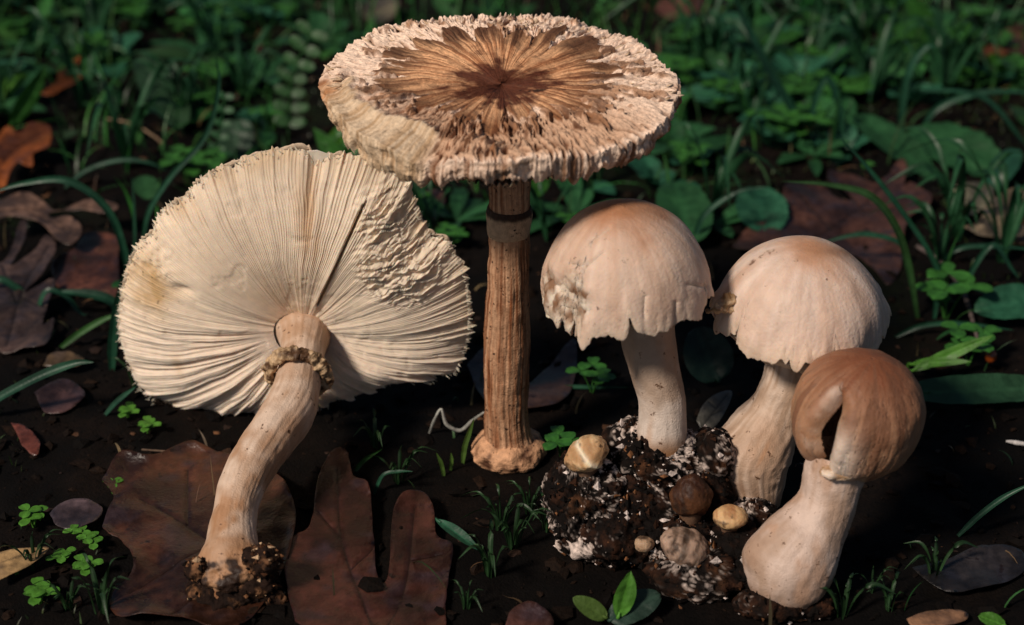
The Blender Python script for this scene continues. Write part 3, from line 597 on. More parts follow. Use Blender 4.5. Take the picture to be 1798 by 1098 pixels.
# torn tag of skin on the cap's left side
tg = [aty(1285, 535, -4.6), aty(1262, 540, -4.9), aty(1240, 548, -5.0)]
V, F, ll, pg, un = tube(tg, [.30, .22, .08], 34, 40, .42, .06, 157, freq=3.5); mk('skin_flap', V, F, M_YOUNG, o, lerp((.52, .36, .22), (.20, .11, .045), sst(-.3, .4, fbm(V[:, 0] * 3, V[:, 1] * 3, V[:, 2] * 3, 162, 3))))
P, rad = pts_px([(1398, 590, -3.6, 48), (1392, 650, -3.6, 47), (1366, 715, -3.8, 50), (1338, 765, -4.2, 62), (1322, 805, -4.5, 66), (1326, 850, -4.8, 52), (1335, 890, -5.0, 36)])
V, F, ll, pg, un = tube(P, rad, 130, 110, .10, .05, 158)
pxs, pys = proj(V); bul = np.exp(-((pxs - 1262) / 38) ** 2 - ((pys - 785) / 26) ** 2); V[:, 0] -= .45 * bul
f1 = fbm(V[:, 0] * .9, V[:, 1] * .9, V[:, 2] * .9, 159, 4); f2 = fbm(cos(pg) * 9, sin(pg) * 9, ll * .6, 160, 3)
col = lerp((.44, .30, .21), (.64, .50, .40), sst(-.35, .4, f2 + f1 * .6)); pat = np.exp(-((pxs - 1345) / 42) ** 2 - ((pys - 790) / 55) ** 2)
col = lerp(col, (.45, .22, .10), np.clip(pat * (.5 + 1.0 * f2 + .6 * f1), 0, .85)); col = lerp(col, (.30, .16, .09), np.clip(sst(1290, 1250, pxs) * sst(-.1, .4, f1) * .9, 0, 1))
col = lerp(col, (.20, .095, .045), np.clip(sst(.70, 1.0, un + .3 * f1) * .7, 0, 1)); mk('stem', V, F, M_STEM, rt, col)

# --- front right, brown with a slit
fr_b = G(1380, 1062)
fm = thing('young_mushroom', 'brown egg-capped young mushroom with a gaping slit torn in its cap', 'mushroom', fr_b)
D = dome((1508, 724), -8.6, (.10, -.10, 1), 2.22, 2.20, 148, 171, tears=5, nph=640, nt=220, ragged=.02, p=.92)
V = D['V']; px, py = proj(V)
Zs = D['Z']; V = V + (np.clip(-Zs, 0, 9) * -.12)[..., None] * D['up'] 
# slit: a lens-shaped hole pushed in along an inclined line
a0, a1 = np.array([1440., 838.]), np.array([1480., 682.]); ax = (a1 - a0) / np.linalg.norm(a1 - a0); Ls = np.linalg.norm(a1 - a0)
sx = (px - a0[0]) * ax[0] + (py - a0[1]) * ax[1]; sy = (px - a0[0]) * -ax[1] + (py - a0[1]) * ax[0]; wn_ = fbm(px * .02, py * .02, 0, 177, 1); sy = sy + 9 * wn_; sx = sx + 10 * fbm(px * .02, py * .02, 4, 176, 1); ss = np.clip(sx / Ls, 0, 1)
sl = np.where(sy < 0, 1.0, 1.0); hw = 33 * np.sin(ss * pi) ** .7 * (1 + .25 * fbm(sx * .02, 0, 0, 172, 1)) + .01; front = D['Y'] < .3
hole = .36 * sst(1.2, .35, np.abs(sy) / hw) * front * (sx > 0) * (sx < Ls)
cutv = (np.abs(sy + .12 * hw) < .55 * hw) & front & (sx > 14) & (sx < Ls - 6)
lipm = np.exp(-((np.abs(sy) - hw) / 10) ** 2) * front * sst(-15, 10, sx) * sst(Ls + 15, Ls - 10, sx)
Nn = nrm(V - D['c'])
V = V - Nn * (1.3 * hole)[..., None] + Nn * (lipm * .05)[..., None]
V = V + Nn * (.05 * fbm(cos(D['ph']) * 7, sin(D['ph']) * 7, D['t'] * 2.5, 183, 4) * sst(.1, .4, D['t']))[..., None] + Nn * (.10 * fbm(V[..., 0] * .9, V[..., 1] * .9, V[..., 2] * .9, 184, 3))[..., None]
f1 = fbm(V[..., 0] * .8, V[..., 1] * .8, V[..., 2] * .8, 174, 4); f2 = fbm(cos(D['ph']) * 6, sin(D['ph']) * 6, D['t'] * 2, 175, 3)
col = lerp((.20, .070, .032), (.40, .21, .12), sst(.05, .55, D['t'] + .25 * f2)); col = lerp(col, (.15, .06, .032), np.clip(.9 * sst(.0, .4, f2 + .4 * f1), 0, .7))
pale = np.exp(-((px - 1478) / 26) ** 2 - ((py - 800) / 42) ** 2) * front; col = lerp(col, (.76, .62, .52), np.clip(np.maximum(pale * 1.1, lipm * .5 * sst(-.3, .2, f1) * (sy < 0)), 0, .92))
col = lerp(col, (.40, .25, .15), np.clip(hole * 1.2, 0, .8)); col = lerp(col, (.62, .45, .31), .6 * sst(.9, 1, D['t']))
Fc = grid(D['nt'], D['nph'], True); Fc = Fc[~cutv.ravel()[Fc].all(axis=1)]
o = mk('cap', V.reshape(-1, 3), Fc, M_YOUNG, fm, col.reshape(-1, 3)); solid(o, .22)
P, rad = pts_px([(1472, 790, -8.9, 54), (1465, 830, -9.0, 54), (1452, 880, -9.2, 52), (1428, 925, -9.5, 62), (1406, 960, -9.8, 72), (1390, 1000, -10.1, 74), (1384, 1040, -10.3, 62), (1390, 1072, -10.5, 44)])
V, F, ll, pg, un = tube(P, rad, 150, 120, .09, .03, 178)
pxs, pys = proj(V); V[:, 0] -= .40 * np.exp(-((pxs - 1325) / 40) ** 2 - ((pys - 965) / 50) ** 2)
f1 = fbm(V[:, 0] * .9, V[:, 1] * .9, V[:, 2] * .9, 179, 4); f2 = fbm(cos(pg) * 8, sin(pg) * 8, ll * .5, 180, 3)
col = lerp((.44, .30, .22), (.63, .48, .40), sst(-.35, .4, f1 + .4 * f2)); col = lerp(col, (.34, .18, .10), np.clip(sst(.5, .9, un) * sst(.0, .45, f1 * -1 + .2 * f2) * .8, 0, 1))
col = lerp(col, (.16, .075, .035), np.clip(sst(.72, 1.0, un + .25 * f1) * .8, 0, 1)); col = lerp(col, (.46, .27, .17), np.clip(.7 * sst(.05, .45, fbm(V[:, 0] * 1.3, V[:, 1] * 1.3, V[:, 2] * .7, 182, 4)), 0, 1)); mk('stem', V, F, M_STEM, fm, col)
V, F, f = blob(aty(1475, 828, -10.0), .85, .45, .28, 30, .5, 2.2, 181); mk('veil', V, F, M_YOUNG, o, lerp((.40, .24, .13), (.76, .62, .50), sst(-.3, .3, f)))

# ================================================================ soil clump with white threads, and the button mushrooms in it
cl = thing('soil_clump', 'lumpy clod of black soil bound with white fungal threads under the young mushrooms', 'soil', G(1120, 960))
CLOUD = []; ROOTC = []
def lump(px, py, y, rx, ry, rz, seed, white=.5, n=84, name='soil_lump', amp=.42):
    c = aty(px, py, y); k_ = pxcm(c); c[2] = max(c[2], rz / k_ * .55)
    V, F, f = blob(c, rx / k_, ry / k_, rz / k_, n, amp, .85, seed)
    g_ = fbm(V[:, 0] * 1.7, V[:, 1] * 1.7, V[:, 2] * 1.7, seed + 1, 5, .68); w_ = 1 - 2.6 * np.abs(fbm(V[:, 0] * 1.9, V[:, 1] * 1.9, V[:, 2] * 1.9, seed + 2, 5, .66))
    N_ = nrm(V - c); V = V + N_ * (.26 * g_ + .10 * np.clip(w_, 0, 1))[:, None]
    lt = fbm(V[:, 0] * .45, V[:, 1] * .45, V[:, 2] * .45, seed + 4, 2)
    col = lerp((.004, .0025, .002), (.036, .014, .007), sst(-.1, .6, g_)); cr_ = sst(.15, .5, fbm(V[:, 0] * .8, V[:, 1] * .8, V[:, 2] * .8, seed + 7, 3)); col = lerp(col, (.20, .085, .035), .3 * cr_ * sst(-.2, .4, g_)); col = lerp(col, (.60, .49, .43), np.clip(sst(.66, .98, w_ + .6 * (white - .85) + .75 * lt), 0, .95))
    CLOUD.append(V); return mk(name, V, F, M_SOIL, cl, col)
lump(1155, 805, -5.3, 88, 70, 62, 201, .70); lump(1150, 870, -5.6, 100, 75, 75, 203, .50)
lump(1030, 890, -6.2, 78, 70, 88, 205, .85); lump(1095, 930, -6.8, 85, 70, 70, 207, .25); lump(1250, 800, -5.2, 42, 40, 40, 209, .6, 36)
lump(1235, 880, -6.0, 55, 45, 60, 211, .4, 40); lump(1190, 975, -7.5, 80, 60, 48, 213, .35); lump(1290, 960, -7.8, 55, 50, 40, 215, .3, 40); lump(1050, 975, -7.0, 65, 50, 40, 217, .7, 40)
lump(1240, 1030, -9, 90, 60, 35, 219, .0, 44); lump(1110, 770, -4.6, 45, 35, 34, 221, .5, 30)
lump(1318, 905, -6.2, 46, 40, 26, 223, .45, 40); lump(1322, 1010, -9.6, 36, 34, 34, 225, .5, 40); lump(1360, 1085, -10.9, 60, 40, 26, 227, .1, 40); lump(1420, 1085, -10.8, 46, 34, 20, 229, .1, 36)
def clinging(parent, clouds, n, seed, size=(.03, .16), pal=((.003, .002, .0016), (.030, .012, .006), (.16, .07, .03), (.58, .49, .45)), pr=(.55, .24, .08, .13)):
    r = np.random.default_rng(seed); A = np.vstack(clouds); A = A[A[:, 2] > -.1]; P = A[r.integers(0, len(A), n)]
    oc = np.array([[1, 0, 0], [-1, 0, 0], [0, 1, 0], [0, -1, 0], [0, 0, 1], [0, 0, -1.]]); of = np.array([[0, 2, 4], [2, 1, 4], [1, 3, 4], [3, 0, 4], [2, 0, 5], [1, 2, 5], [3, 1, 5], [0, 3, 5]])
    sz = size[0] + (size[1] - size[0]) * r.uniform(size=n) ** 2.5
    V = P[:, None] + oc[None] * (1 + .5 * r.normal(size=(n, 6, 1)).clip(-1.2, 1.2)) * sz[:, None, None] * r.uniform(.6, 1.4, (n, 1, 3))
    c_ = np.array(pal)[r.choice(len(pal), n, p=pr)]
    o = mk('clinging_crumbs', V.reshape(-1, 3), (np.arange(n)[:, None, None] * 6 + of[None]).reshape(-1, 3), M_SOIL, parent, np.repeat(c_, 6, 0), smooth=False, kind='stuff'); return o
clinging(cl, CLOUD, 5200, 241); clinging(lay, RC, 900, 243, (.03, .14), ((.006, .003, .002), (.05, .02, .009), (.22, .10, .045), (.45, .30, .18)), (.45, .3, .17, .08))
def button(px, py, y, rx, rz, tilt, label, c0, c1, seed, slit=False):
    c = aty(px, py, y); k_ = pxcm(c); rx /= k_; rz /= k_
    b_ = thing('button_mushroom', label, 'mushroom', c - np.array([0, 0, rz]), 'button mushrooms in the soil clump')
    V, F, f = blob(np.zeros(3), rx, rx * .9, rz, 48, .26, 1.3, seed)
    wr_ = fbm(V[:, 0] * 5, V[:, 1] * 1.2, V[:, 2] * 1.2, seed + 2, 3); col = lerp(c0, c1, sst(-.4, .4, wr_ + .4 * f)); dirt = sst(.15, .45, fbm(V[:, 0] * 3 + seed, V[:, 1] * 3, V[:, 2] * 3, seed + 5, 4) - V[:, 2] * .25); col = lerp(col, (.03, .014, .008), .85 * dirt)
    if slit: g_ = np.exp(-((V[:, 0] * .8 + V[:, 2] * .3 - .12) / .08) ** 2); col = lerp(col, (.80, .68, .50), g_); V[:, 2] -= .08 * g_
    ca_, sa_ = math.cos(tilt), math.sin(tilt); V = np.stack([V[:, 0] * ca_ - V[:, 2] * sa_, V[:, 1], V[:, 0] * sa_ + V[:, 2] * ca_], 1) + c
    mk('cap', V, F, M_YOUNG, b_, col)
    sv, sf, *_ = tube([c + [0, 0, -rz * .3], c + [0, .1, -rz * 1.5]], [rx * .6, rx * .5], 10, 20, .03, .02, seed); mk('stem', sv, sf, M_STEM, b_, (.16, .09, .055))
button(1030, 797, -6.4, 40, 26, .55, 'small tan wrinkled button mushroom with a pale split on the soil clump', (.44, .25, .12), (.70, .48, .27), 231, True)
button(1214, 872, -7.2, 36, 42, .2, 'dark chestnut brown button mushroom set in the soil clump', (.035, .012, .006), (.09, .035, .014), 233)
button(1283, 908, -7.8, 30, 20, .0, 'low domed tan button mushroom between the two stem bases', (.40, .20, .09), (.62, .40, .20), 235)
button(1130, 955, -8.4, 18, 15, .0, 'tiny pale brown button mushroom at the foot of the clump', (.28, .16, .09), (.50, .34, .22), 237)
button(1205, 965, -8.6, 46, 32, -.5, 'crusted whitish-brown button mushroom lying at the foot of the clump', (.05, .03, .02), (.40, .27, .20), 239)

# ================================================================ dead leaves
poly_leaf('oak_leaf', [(345, 1098), (215, 1092), (195, 1045), (235, 1005), (215, 960), (180, 935), (200, 880), (182, 850), (215, 808), (265, 815), (330, 790), (370, 800), (470, 830), (520, 900), (500, 1000), (430, 1098)],
    'large tawny oak leaf with curled bluish edge under the laid-down mushroom root', (.050, .017, .008), .45, (0, .03), mid=[(520, 1050), (380, 960), (250, 880)], laterals=[[(380, 960), (230, 1040)], [(330, 925), (330, 830)], [(430, 995), (300, 1085)]], curl=.55, seed=301, edge_up=.35)
poly_leaf('oak_leaf', [(520, 1098), (500, 1010), (515, 950), (545, 925), (558, 850), (585, 797), (608, 800), (620, 845), (648, 860), (655, 930), (662, 1005), (676, 1018), (684, 985), (690, 900), (712, 868), (745, 866), (762, 900), (768, 940), (795, 955), (788, 1010), (782, 1060), (775, 1120), (700, 1150), (600, 1150)],
    'large red-brown oak leaf with two tall lobes beside the laid-down mushroom root', (.048, .015, .010), .5, (0, .06), mid=[(668, 1130), (630, 1040), (598, 940), (592, 830)], laterals=[[(668, 1130), (712, 1020), (728, 890)], [(615, 1000), (655, 960)], [(600, 950), (560, 900)], [(720, 980), (775, 970)]], curl=.4, seed=303, edge_up=.18)
poly_leaf('oak_leaf', [(1285, 442), (1310, 405), (1372, 382), (1378, 338), (1438, 326), (1474, 352), (1496, 352), (1484, 334), (1456, 316), (1458, 298), (1500, 300), (1530, 320), (1552, 312), (1578, 282), (1592, 290), (1588, 322), (1602, 320), (1634, 350), (1628, 368), (1600, 378), (1588, 412), (1582, 470), (1560, 505), (1530, 470), (1500, 445), (1440, 440), (1350, 450)],
    'broad brown oak leaf lying behind the pale dome-capped young mushroom', (.052, .022, .015), .8, (0, .10), mid=[(1310, 440), (1460, 400), (1575, 300)], laterals=[[(1460, 400), (1400, 350)], [(1510, 362), (1475, 312)], [(1500, 370), (1610, 355)], [(1420, 412), (1550, 480)]], curl=.6, seed=305, edge_up=.25)
poly_leaf('oak_leaf', [(-10, 352), (40, 338), (70, 350), (100, 366), (150, 350), (200, 355), (206, 367), (186, 377), (150, 368), (112, 366), (86, 374), (92, 382), (122, 378), (144, 404), (126, 430), (96, 420), (78, 396), (60, 386), (20, 381), (-10, 386)],
    'pale grey-brown oak leaf with slim lobes beside the green arching grass', (.15, .085, .058), 1.6, (0, .12), mid=[(-10, 372), (70, 366), (200, 360)], laterals=[[(50, 370), (130, 410)]], curl=.25, seed=307, edge_up=.1)
poly_leaf('oak_leaf', [(-10, 470), (15, 450), (35, 395), (48, 395), (40, 430), (20, 470), (60, 440), (80, 415), (98, 430), (78, 480), (45, 512), (95, 490), (85, 535), (75, 570), (95, 560), (80, 610), (40, 612), (-10, 600)],
    'dull grey-brown oak leaf with parted lobes under the pale oak leaf', (.060, .036, .029), .9, (0, .08), mid=[(10, 600), (40, 510), (85, 430)], laterals=[[(30, 530), (5, 470)], [(40, 520), (80, 540)]], curl=.35, seed=309, edge_up=.15)
poly_leaf('dead_leaf', [(100, 500), (90, 460), (130, 435), (152, 405), (205, 410), (208, 460), (203, 528), (150, 520)],
    'blotched dark reddish leaf flat on the soil left of the gilled cap', (.085, .030, .018), .5, (0, .03), curl=.3, seed=311, coldark=.25)
poly_leaf('dead_leaf', [(-10, 250), (10, 225), (35, 235), (55, 220), (88, 228), (88, 262), (60, 275), (58, 300), (30, 290), (10, 335), (-10, 330)],
    'bright rusty orange lobed leaf propped in the grass', (.19, .050, .008), 1.5, (0, .22), mid=[(-5, 300), (30, 260), (80, 235)], curl=.5, seed=313, edge_up=.3)
poly_leaf('dead_leaf', [(72, 170), (98, 150), (105, 128), (130, 110), (146, 104), (136, 128), (148, 134), (132, 146), (112, 156), (90, 172)],
    'small rusty orange leaf scrap caught high in the grass', (.17, .045, .008), 2.2, (0, .3), curl=.5, seed=315, edge_up=.2)
poly_leaf('oak_leaf', [(630, 262), (680, 250), (760, 262), (790, 290), (760, 310), (738, 322), (780, 345), (770, 385), (735, 395), (700, 370), (680, 320), (640, 310)],
    'dark red-brown oak leaf on the ground behind the tall mushroom stem', (.10, .042, .030), .7, (0, .10), mid=[(760, 380), (710, 310), (650, 275)], laterals=[[(710, 310), (775, 290)]], curl=.6, seed=317, edge_up=.25)
poly_leaf('dead_leaf', [(1720, 100), (1740, 62), (1800, 40), (1830, 60), (1810, 90), (1770, 92), (1740, 112)], 'reddish brown leaf behind the toothed green leaves', (.12, .038, .018), .9, (0, .1), curl=.5, seed=319)
poly_leaf('dead_leaf', [(1668, 345), (1690, 325), (1738, 322), (1742, 352), (1715, 372), (1690, 384), (1672, 372)], 'pale olive-grey withered leaf beside the brown oak leaf', (.17, .155, .10), .9, (0, .12), curl=.4, seed=321, edge_up=.3, mid=[(1680, 375), (1735, 325)])
poly_leaf('dead_leaf', [(1690, 412), (1720, 398), (1730, 372), (1762, 350), (1800, 345), (1830, 372), (1790, 380), (1770, 400), (1800, 408), (1830, 420), (1770, 426), (1720, 424)], 'curled pale straw-coloured leaf split into strips', (.23, .175, .11), 1.0, (0, .15), curl=.6, seed=323, edge_up=.5, mid=[(1700, 410), (1800, 365)])
poly_leaf('dead_leaf', [(1740, 425), (1765, 405), (1800, 388), (1835, 400), (1830, 440), (1790, 432)], 'orange-tan curled leaf under the straw-coloured leaf', (.20, .10, .04), .5, (0, .1), curl=.4, seed=325, edge_up=.3)
poly_leaf('dead_leaf', [(-10, 975), (30, 965), (85, 962), (62, 985), (20, 1008), (-10, 1018)], 'spotted yellow-tan leaf lying near the curled oak leaf', (.30, .19, .085), .6, (0, .05), curl=.15, seed=327, coldark=.6)
poly_leaf('dead_leaf', [(88, 905), (110, 885), (150, 880), (180, 895), (165, 918), (130, 932), (100, 925)], 'small purplish grey leaf scrap among clover seedlings', (.075, .05, .055), .5, (0, .05), curl=.3, seed=329)
poly_leaf('dead_leaf', [(885, 1105), (895, 1075), (925, 1060), (950, 1068), (972, 1095), (950, 1115)], 'dark maroon leaf tip on bare soil in front of the clump', (.07, .028, .022), .6, (0, .1), curl=.3, seed=331, edge_up=.2)
poly_leaf('dead_leaf', [(1590, 1090), (1625, 1076), (1680, 1072), (1700, 1085), (1660, 1100), (1610, 1104)], 'flat tan leaf scrap on dark soil beyond the slit-capped mushroom foot', (.19, .10, .055), .4, (0, .04), curl=.15, seed=333)
poly_leaf('dead_leaf', [(1222, 738), (1236, 708), (1262, 690), (1285, 688), (1278, 715), (1262, 742), (1240, 756)], 'grey-green withered leaf standing between two young mushroom stems', (.15, .14, .115), 1.4, (0, .5), mid=[(1232, 748), (1275, 695)], laterals=[[(1245, 730), (1265, 722)], [(1255, 715), (1245, 705)]], curl=.15, seed=335, coldark=.7)
poly_leaf('dead_leaf', [(20, 740), (45, 745), (70, 775), (62, 800), (38, 780)], 'small dull red leaf half hidden in shade left of the gilled cap', (.10, .028, .018), .5, (0, .1), curl=.3, seed=337)
poly_leaf('dead_leaf', [(60, 690), (110, 665), (150, 690), (120, 720), (80, 722)], 'small maroon-grey leaf beneath the wide grass blade', (.06, .03, .028), .4, (0, .05), curl=.3, seed=338)
poly_leaf('dead_leaf', [(1150, 20), (1170, -5), (1240, -15), (1280, 10), (1240, 30), (1180, 35)], 'dull reddish leaf in the shade beyond the round green leaf', (.10, .038, .026), .8, (0, .1), curl=.5, seed=339)
poly_leaf('dead_leaf', [(1600, 1000), (1660, 985), (1720, 960), (1790, 965), (1800, 1000), (1740, 1030), (1660, 1040)], 'blackened rotting leaf on the bare soil beside the slit-capped mushroom', (.022, .018, .018), .4, (0, .04), curl=.3, seed=341)
poly_leaf('dead_leaf', [(820, 640), (860, 610), (900, 690), (960, 640), (1010, 600), (1000, 690), (940, 720), (860, 720)], 'dark sodden leaf on the soil behind the tall mushroom foot', (.035, .018, .013), .4, (0, .04), curl=.4, seed=343)
poly_leaf('dead_leaf', [(75, 640), (90, 622), (125, 620), (150, 636), (120, 645)], 'small ochre leaf curl under the grey-brown oak leaf', (.16, .10, .05), .5, (0, .1), curl=.3, seed=345)
poly_leaf('dead_leaf', [(640, 30), (640, 5), (670, -8), (700, 0), (690, 30), (665, 40)], 'pale olive dead leaf far behind the tall mushroom cap', (.13, .11, .07), .8, (0, .15), curl=.3, seed=347)

# ================================================================ green leaves that can be told apart
DKG, MDG, BLG, YLG = (.018, .076, .026), (.034, .135, .022), (.018, .085, .045), (.070, .21, .024)
def green(name, a, za, b, zb, wpx, label, colr, cat='leaf', teeth=0, peak=.45, up=(0, -.45, 1), group=None, blunt=1.0, seed=0, fold=.2, droop=.08, root=None, nu=26):
    A = G(*a, 0); A = atz(a[0], a[1], za + float(gh(A[0], A[1]))); B = atz(b[0], b[1], zb)
    gz_ = float(gh(A[0], A[1])); foot = np.array([A[0], A[1] + .6, gz_ - .1])
    t_ = thing(name, label, cat, foot, group)
    w = wpx / 2 / pxcm((A + B) / 2)
    V, F, col = leaf_mesh(A, B, w, up, seed, teeth, fold, droop, colr, nu, 11, peak, blunt)
    mk('leaf', V, F, M_LEAF, t_, col)
    sv, sf, *_ = tube([foot, (foot + A) / 2 + np.array([0, .15, za * .1]), A, A + (B - A) * .12], [.09, .08, .07, .05], 14, 8, .01, 0, seed); mk('stalk', sv, sf, M_LEAF, t_, np.asarray(colr) * 1.3)
    return t_
green('broad_leaf', (1600, 225), 1.0, (1762, 296), .9, 112, 'large dark green toothed leaf with deep veins, glossy', DKG, teeth=14, seed=401, blunt=1.6)
green('broad_leaf', (1500, 200), 1.2, (1645, 302), .8, 66, 'long dark toothed leaf reaching beneath the large veined leaf', DKG, teeth=14, seed=402, blunt=1.4)
green('broad_leaf', (1838, 525), 1.0, (1715, 540), 1.2, 76, 'rounded bluish green leaf above the long flat leaf', BLG, seed=403, blunt=1.7)
green('broad_leaf', (1600, 690), .9, (1880, 672), 1.0, 64, 'long flat strap-like green leaf beside the brown slit-capped mushroom', (.022, .07, .032), seed=404, blunt=2.2, fold=.1)
green('broad_leaf', (1215, 430), .6, (1185, 305), 2.2, 96, 'wide shaded leaf behind the pinkish dome cap', DKG, seed=405, blunt=1.6)
green('broad_leaf', (1345, 410), .6, (1328, 320), 2.0, 92, 'toothed bluish green leaf behind the gap between two young caps', BLG, teeth=10, seed=406, blunt=1.7)
green('broad_leaf', (1296, 168), 1.2, (1186, 158), 1.4, 46, 'small toothed leaf right of the tall shaggy cap', BLG, teeth=10, seed=407, blunt=1.3)
green('broad_leaf', (1300, 85), .8, (1268, 22), 3.0, 62, 'round bluish leaf in front of a dull red leaf', BLG, seed=408, blunt=2.2)
green('broad_leaf', (1335, 78), 1.6, (1415, 50), 2.0, 26, 'bright narrow pointed leaf beside the round bluish leaf', MDG, seed=409)
green('broad_leaf', (560, 285), .6, (650, 190), 4.0, 44, 'bright green upright leaf between the two big caps', YLG, seed=410, up=(.5, -.8, .4))
green('broad_leaf', (612, 300), .5, (550, 228), 3.0, 34, 'darker green leaf leaning away from the bright upright leaf', MDG, seed=411, up=(-.3, -.8, .4))
green('broad_leaf', (925, 350), .6, (962, 285), 3.2, 44, 'fresh green leaf peeping out right of the tall stem', MDG, seed=412, up=(.3, -.8, .4))
green('broad_leaf', (318, 225), .6, (245, 78), 3.0, 72, 'large dull oval leaf with matt surface among the grass', (.020, .052, .022), seed=413, up=(.3, -.8, .5), blunt=1.6)
green('broad_leaf', (104, 118), .5, (122, 42), 3.6, 34, 'pale spoon-shaped leaf on a slim stalk', (.035, .085, .04), seed=414, up=(.2, -.9, .3), peak=.7, blunt=1.4)
green('broad_leaf', (412, 268), .8, (418, 208), 2.2, 64, 'round pale green leaf under the little vetch sprig', (.026, .066, .034), seed=415, up=(0, -.8, .6), blunt=2.4)
green('broad_leaf', (18, 222), .4, (82, 122), 4.5, 34, 'smooth broad green blade beside the rusty leaf', MDG, seed=416, up=(.6, -.7, .3))
green('broad_leaf', (-20, 175), .6, (50, 130), 2.6, 30, 'bright low leaf tucked behind the broad green blade', YLG, seed=417, up=(.4, -.7, .5))
green('broad_leaf', (1650, 95), .5, (1596, -10), 5.0, 44, 'bright green lance leaf standing tallest of its tuft', MDG, seed=418, up=(-.3, -.8, .4))
green('broad_leaf', (1655, 100), .5, (1555, 30), 3.2, 28, 'bright lance leaf leaning from the tall lance leaf foot', MDG, seed=419, up=(-.5, -.7, .5))
green('broad_leaf', (1655, 105), .5, (1572, 72), 2.0, 24, 'short lance leaf lowest at the tall lance leaf foot', MDG, seed=420, up=(-.3, -.6, .7))
green('broad_leaf', (1675, 85), .5, (1700, 42), 2.2, 40, 'small square-tipped green leaf near the reddish leaf', MDG, seed=421, up=(.2, -.8, .5), blunt=2)
green('broad_leaf', (1760, 140), .5, (1740, 98), 2.2, 40, 'small green leaf in front of the reddish leaf', YLG, seed=422, up=(.2, -.8, .5), blunt=1.6)
green('broad_leaf', (1262, 670), .5, (1222, 575), 2.6, 86, 'dark bluish leaf in shade between two young stems', (.010, .030, .022), seed=423, up=(0, -.8, .5), blunt=1.6)
green('broad_leaf', (1085, 1085), .4, (1110, 1005), 2.0, 40, 'bright green seedling leaf in front of the soil clump', YLG, seed=424, up=(.3, -.8, .5))
green('broad_leaf', (1070, 1090), .3, (1160, 1040), .9, 56, 'grey-green broad leaf under the bright seedling leaf', (.020, .045, .032), seed=425, up=(0, -.5, .9), blunt=1.5)
green('broad_leaf', (1065, 1085), .4, (1008, 1050), 1.2, 34, 'yellowish green seedling leaf left of the bright seedling leaf', (.060, .105, .020), seed=426, up=(0, -.7, .7), blunt=1.4)
green('broad_leaf', (1600, 652), .5, (1745, 588), 2.6, 22, 'bright folded grass-like leaf above the long flat leaf', YLG, seed=427, up=(0, -.7, .6))
green('broad_leaf', (1600, 640), .5, (1676, 628), 2.0, 18, 'short bright curved leaf beside the folded leaf', YLG, seed=428, up=(0, -.7, .6), droop=.4)
green('broad_leaf', (1450, 170), 1.0, (1560, 128), 1.6, 40, 'crinkled light green leaf in the shade of a grass blade', MDG, teeth=9, seed=429, blunt=1.4)
green('broad_leaf', (1460, 110), 1.0, (1530, 150), 1.4, 34, 'crinkled small toothed leaf beside the crinkled light leaf', BLG, teeth=9, seed=430, blunt=1.4)
green('broad_leaf', (1290, 245), .8, (1180, 262), 1.4, 34, 'jagged dark leaf right of the shaggy cap rim', DKG, teeth=9, seed=431)
green('broad_leaf', (1740, 330), .8, (1790, 250), 1.6, 46, 'smooth small leaf right of the large veined leaf', BLG, seed=432, blunt=1.5)
green('broad_leaf', (765, 912), .5, (842, 962), .5, 22, 'blue-green leaf blade on soil right of the two-lobed oak leaf', BLG, seed=433, fold=.4)
green('broad_leaf', (1765, 1100), .3, (1720, 1080), .8, 30, 'small yellow-green leaf beside the flat tan leaf scrap', YLG, seed=434, blunt=1.6)

# vetch sprigs and clover
def sprig(label, line, n, lw, colr, seed, group='vetch sprigs', y0=None):
    root = G(*line[0]); ys = [root[1] + .25 * i for i in range(len(line))]
    P = np.array([aty(x, y, yy) for (x, y), yy in zip(line, ys)]); P[0] = root
    t_ = thing('vetch_sprig', label, 'plant', root, group)
    sv, sf, *_ = tube(P, [.05] * len(P), 24, 6, 0, 0, seed); sm_ = mk('stem', sv, sf, M_LEAF, t_, np.asarray(colr) * 1.2)
    Q = cr(P, n + 2)[2:]; T = nrm(np.gradient(Q, axis=0)); r = np.random.default_rng(seed)
    for i in range(len(Q)):
        for s in (-1, 1):
            sdv = nrm(np.cross(T[i], (0, -.8, .6))) * s; L = lw * r.uniform(.85, 1.15)
            tip = Q[i] + sdv * L + T[i] * L * .35 + np.array([0, -.1, -.05 * L])
            V, F, col = leaf_mesh(Q[i], tip, lw * .34, (0, -.8, .6), seed + i, 0, .2, .1, colr, 10, 5, .5, 2.0); mk('leaflet', V, F, M_LEAF, sm_, col)
sprig('tall vetch sprig with paired oval leaflets beside the shaggy cap', [(505, 268), (508, 200), (515, 130), (545, 60)], 7, 1.05, (.022, .075, .02), 441)
sprig('little vetch sprig with bright oval leaflets above the gilled cap', [(655, 315), (625, 280), (590, 240)], 4, .75, MDG, 443)
sprig('vetch sprig leaning over the grass behind the laid-down mushroom', [(370, 300), (385, 240), (395, 170)], 5, .6, DKG, 445)
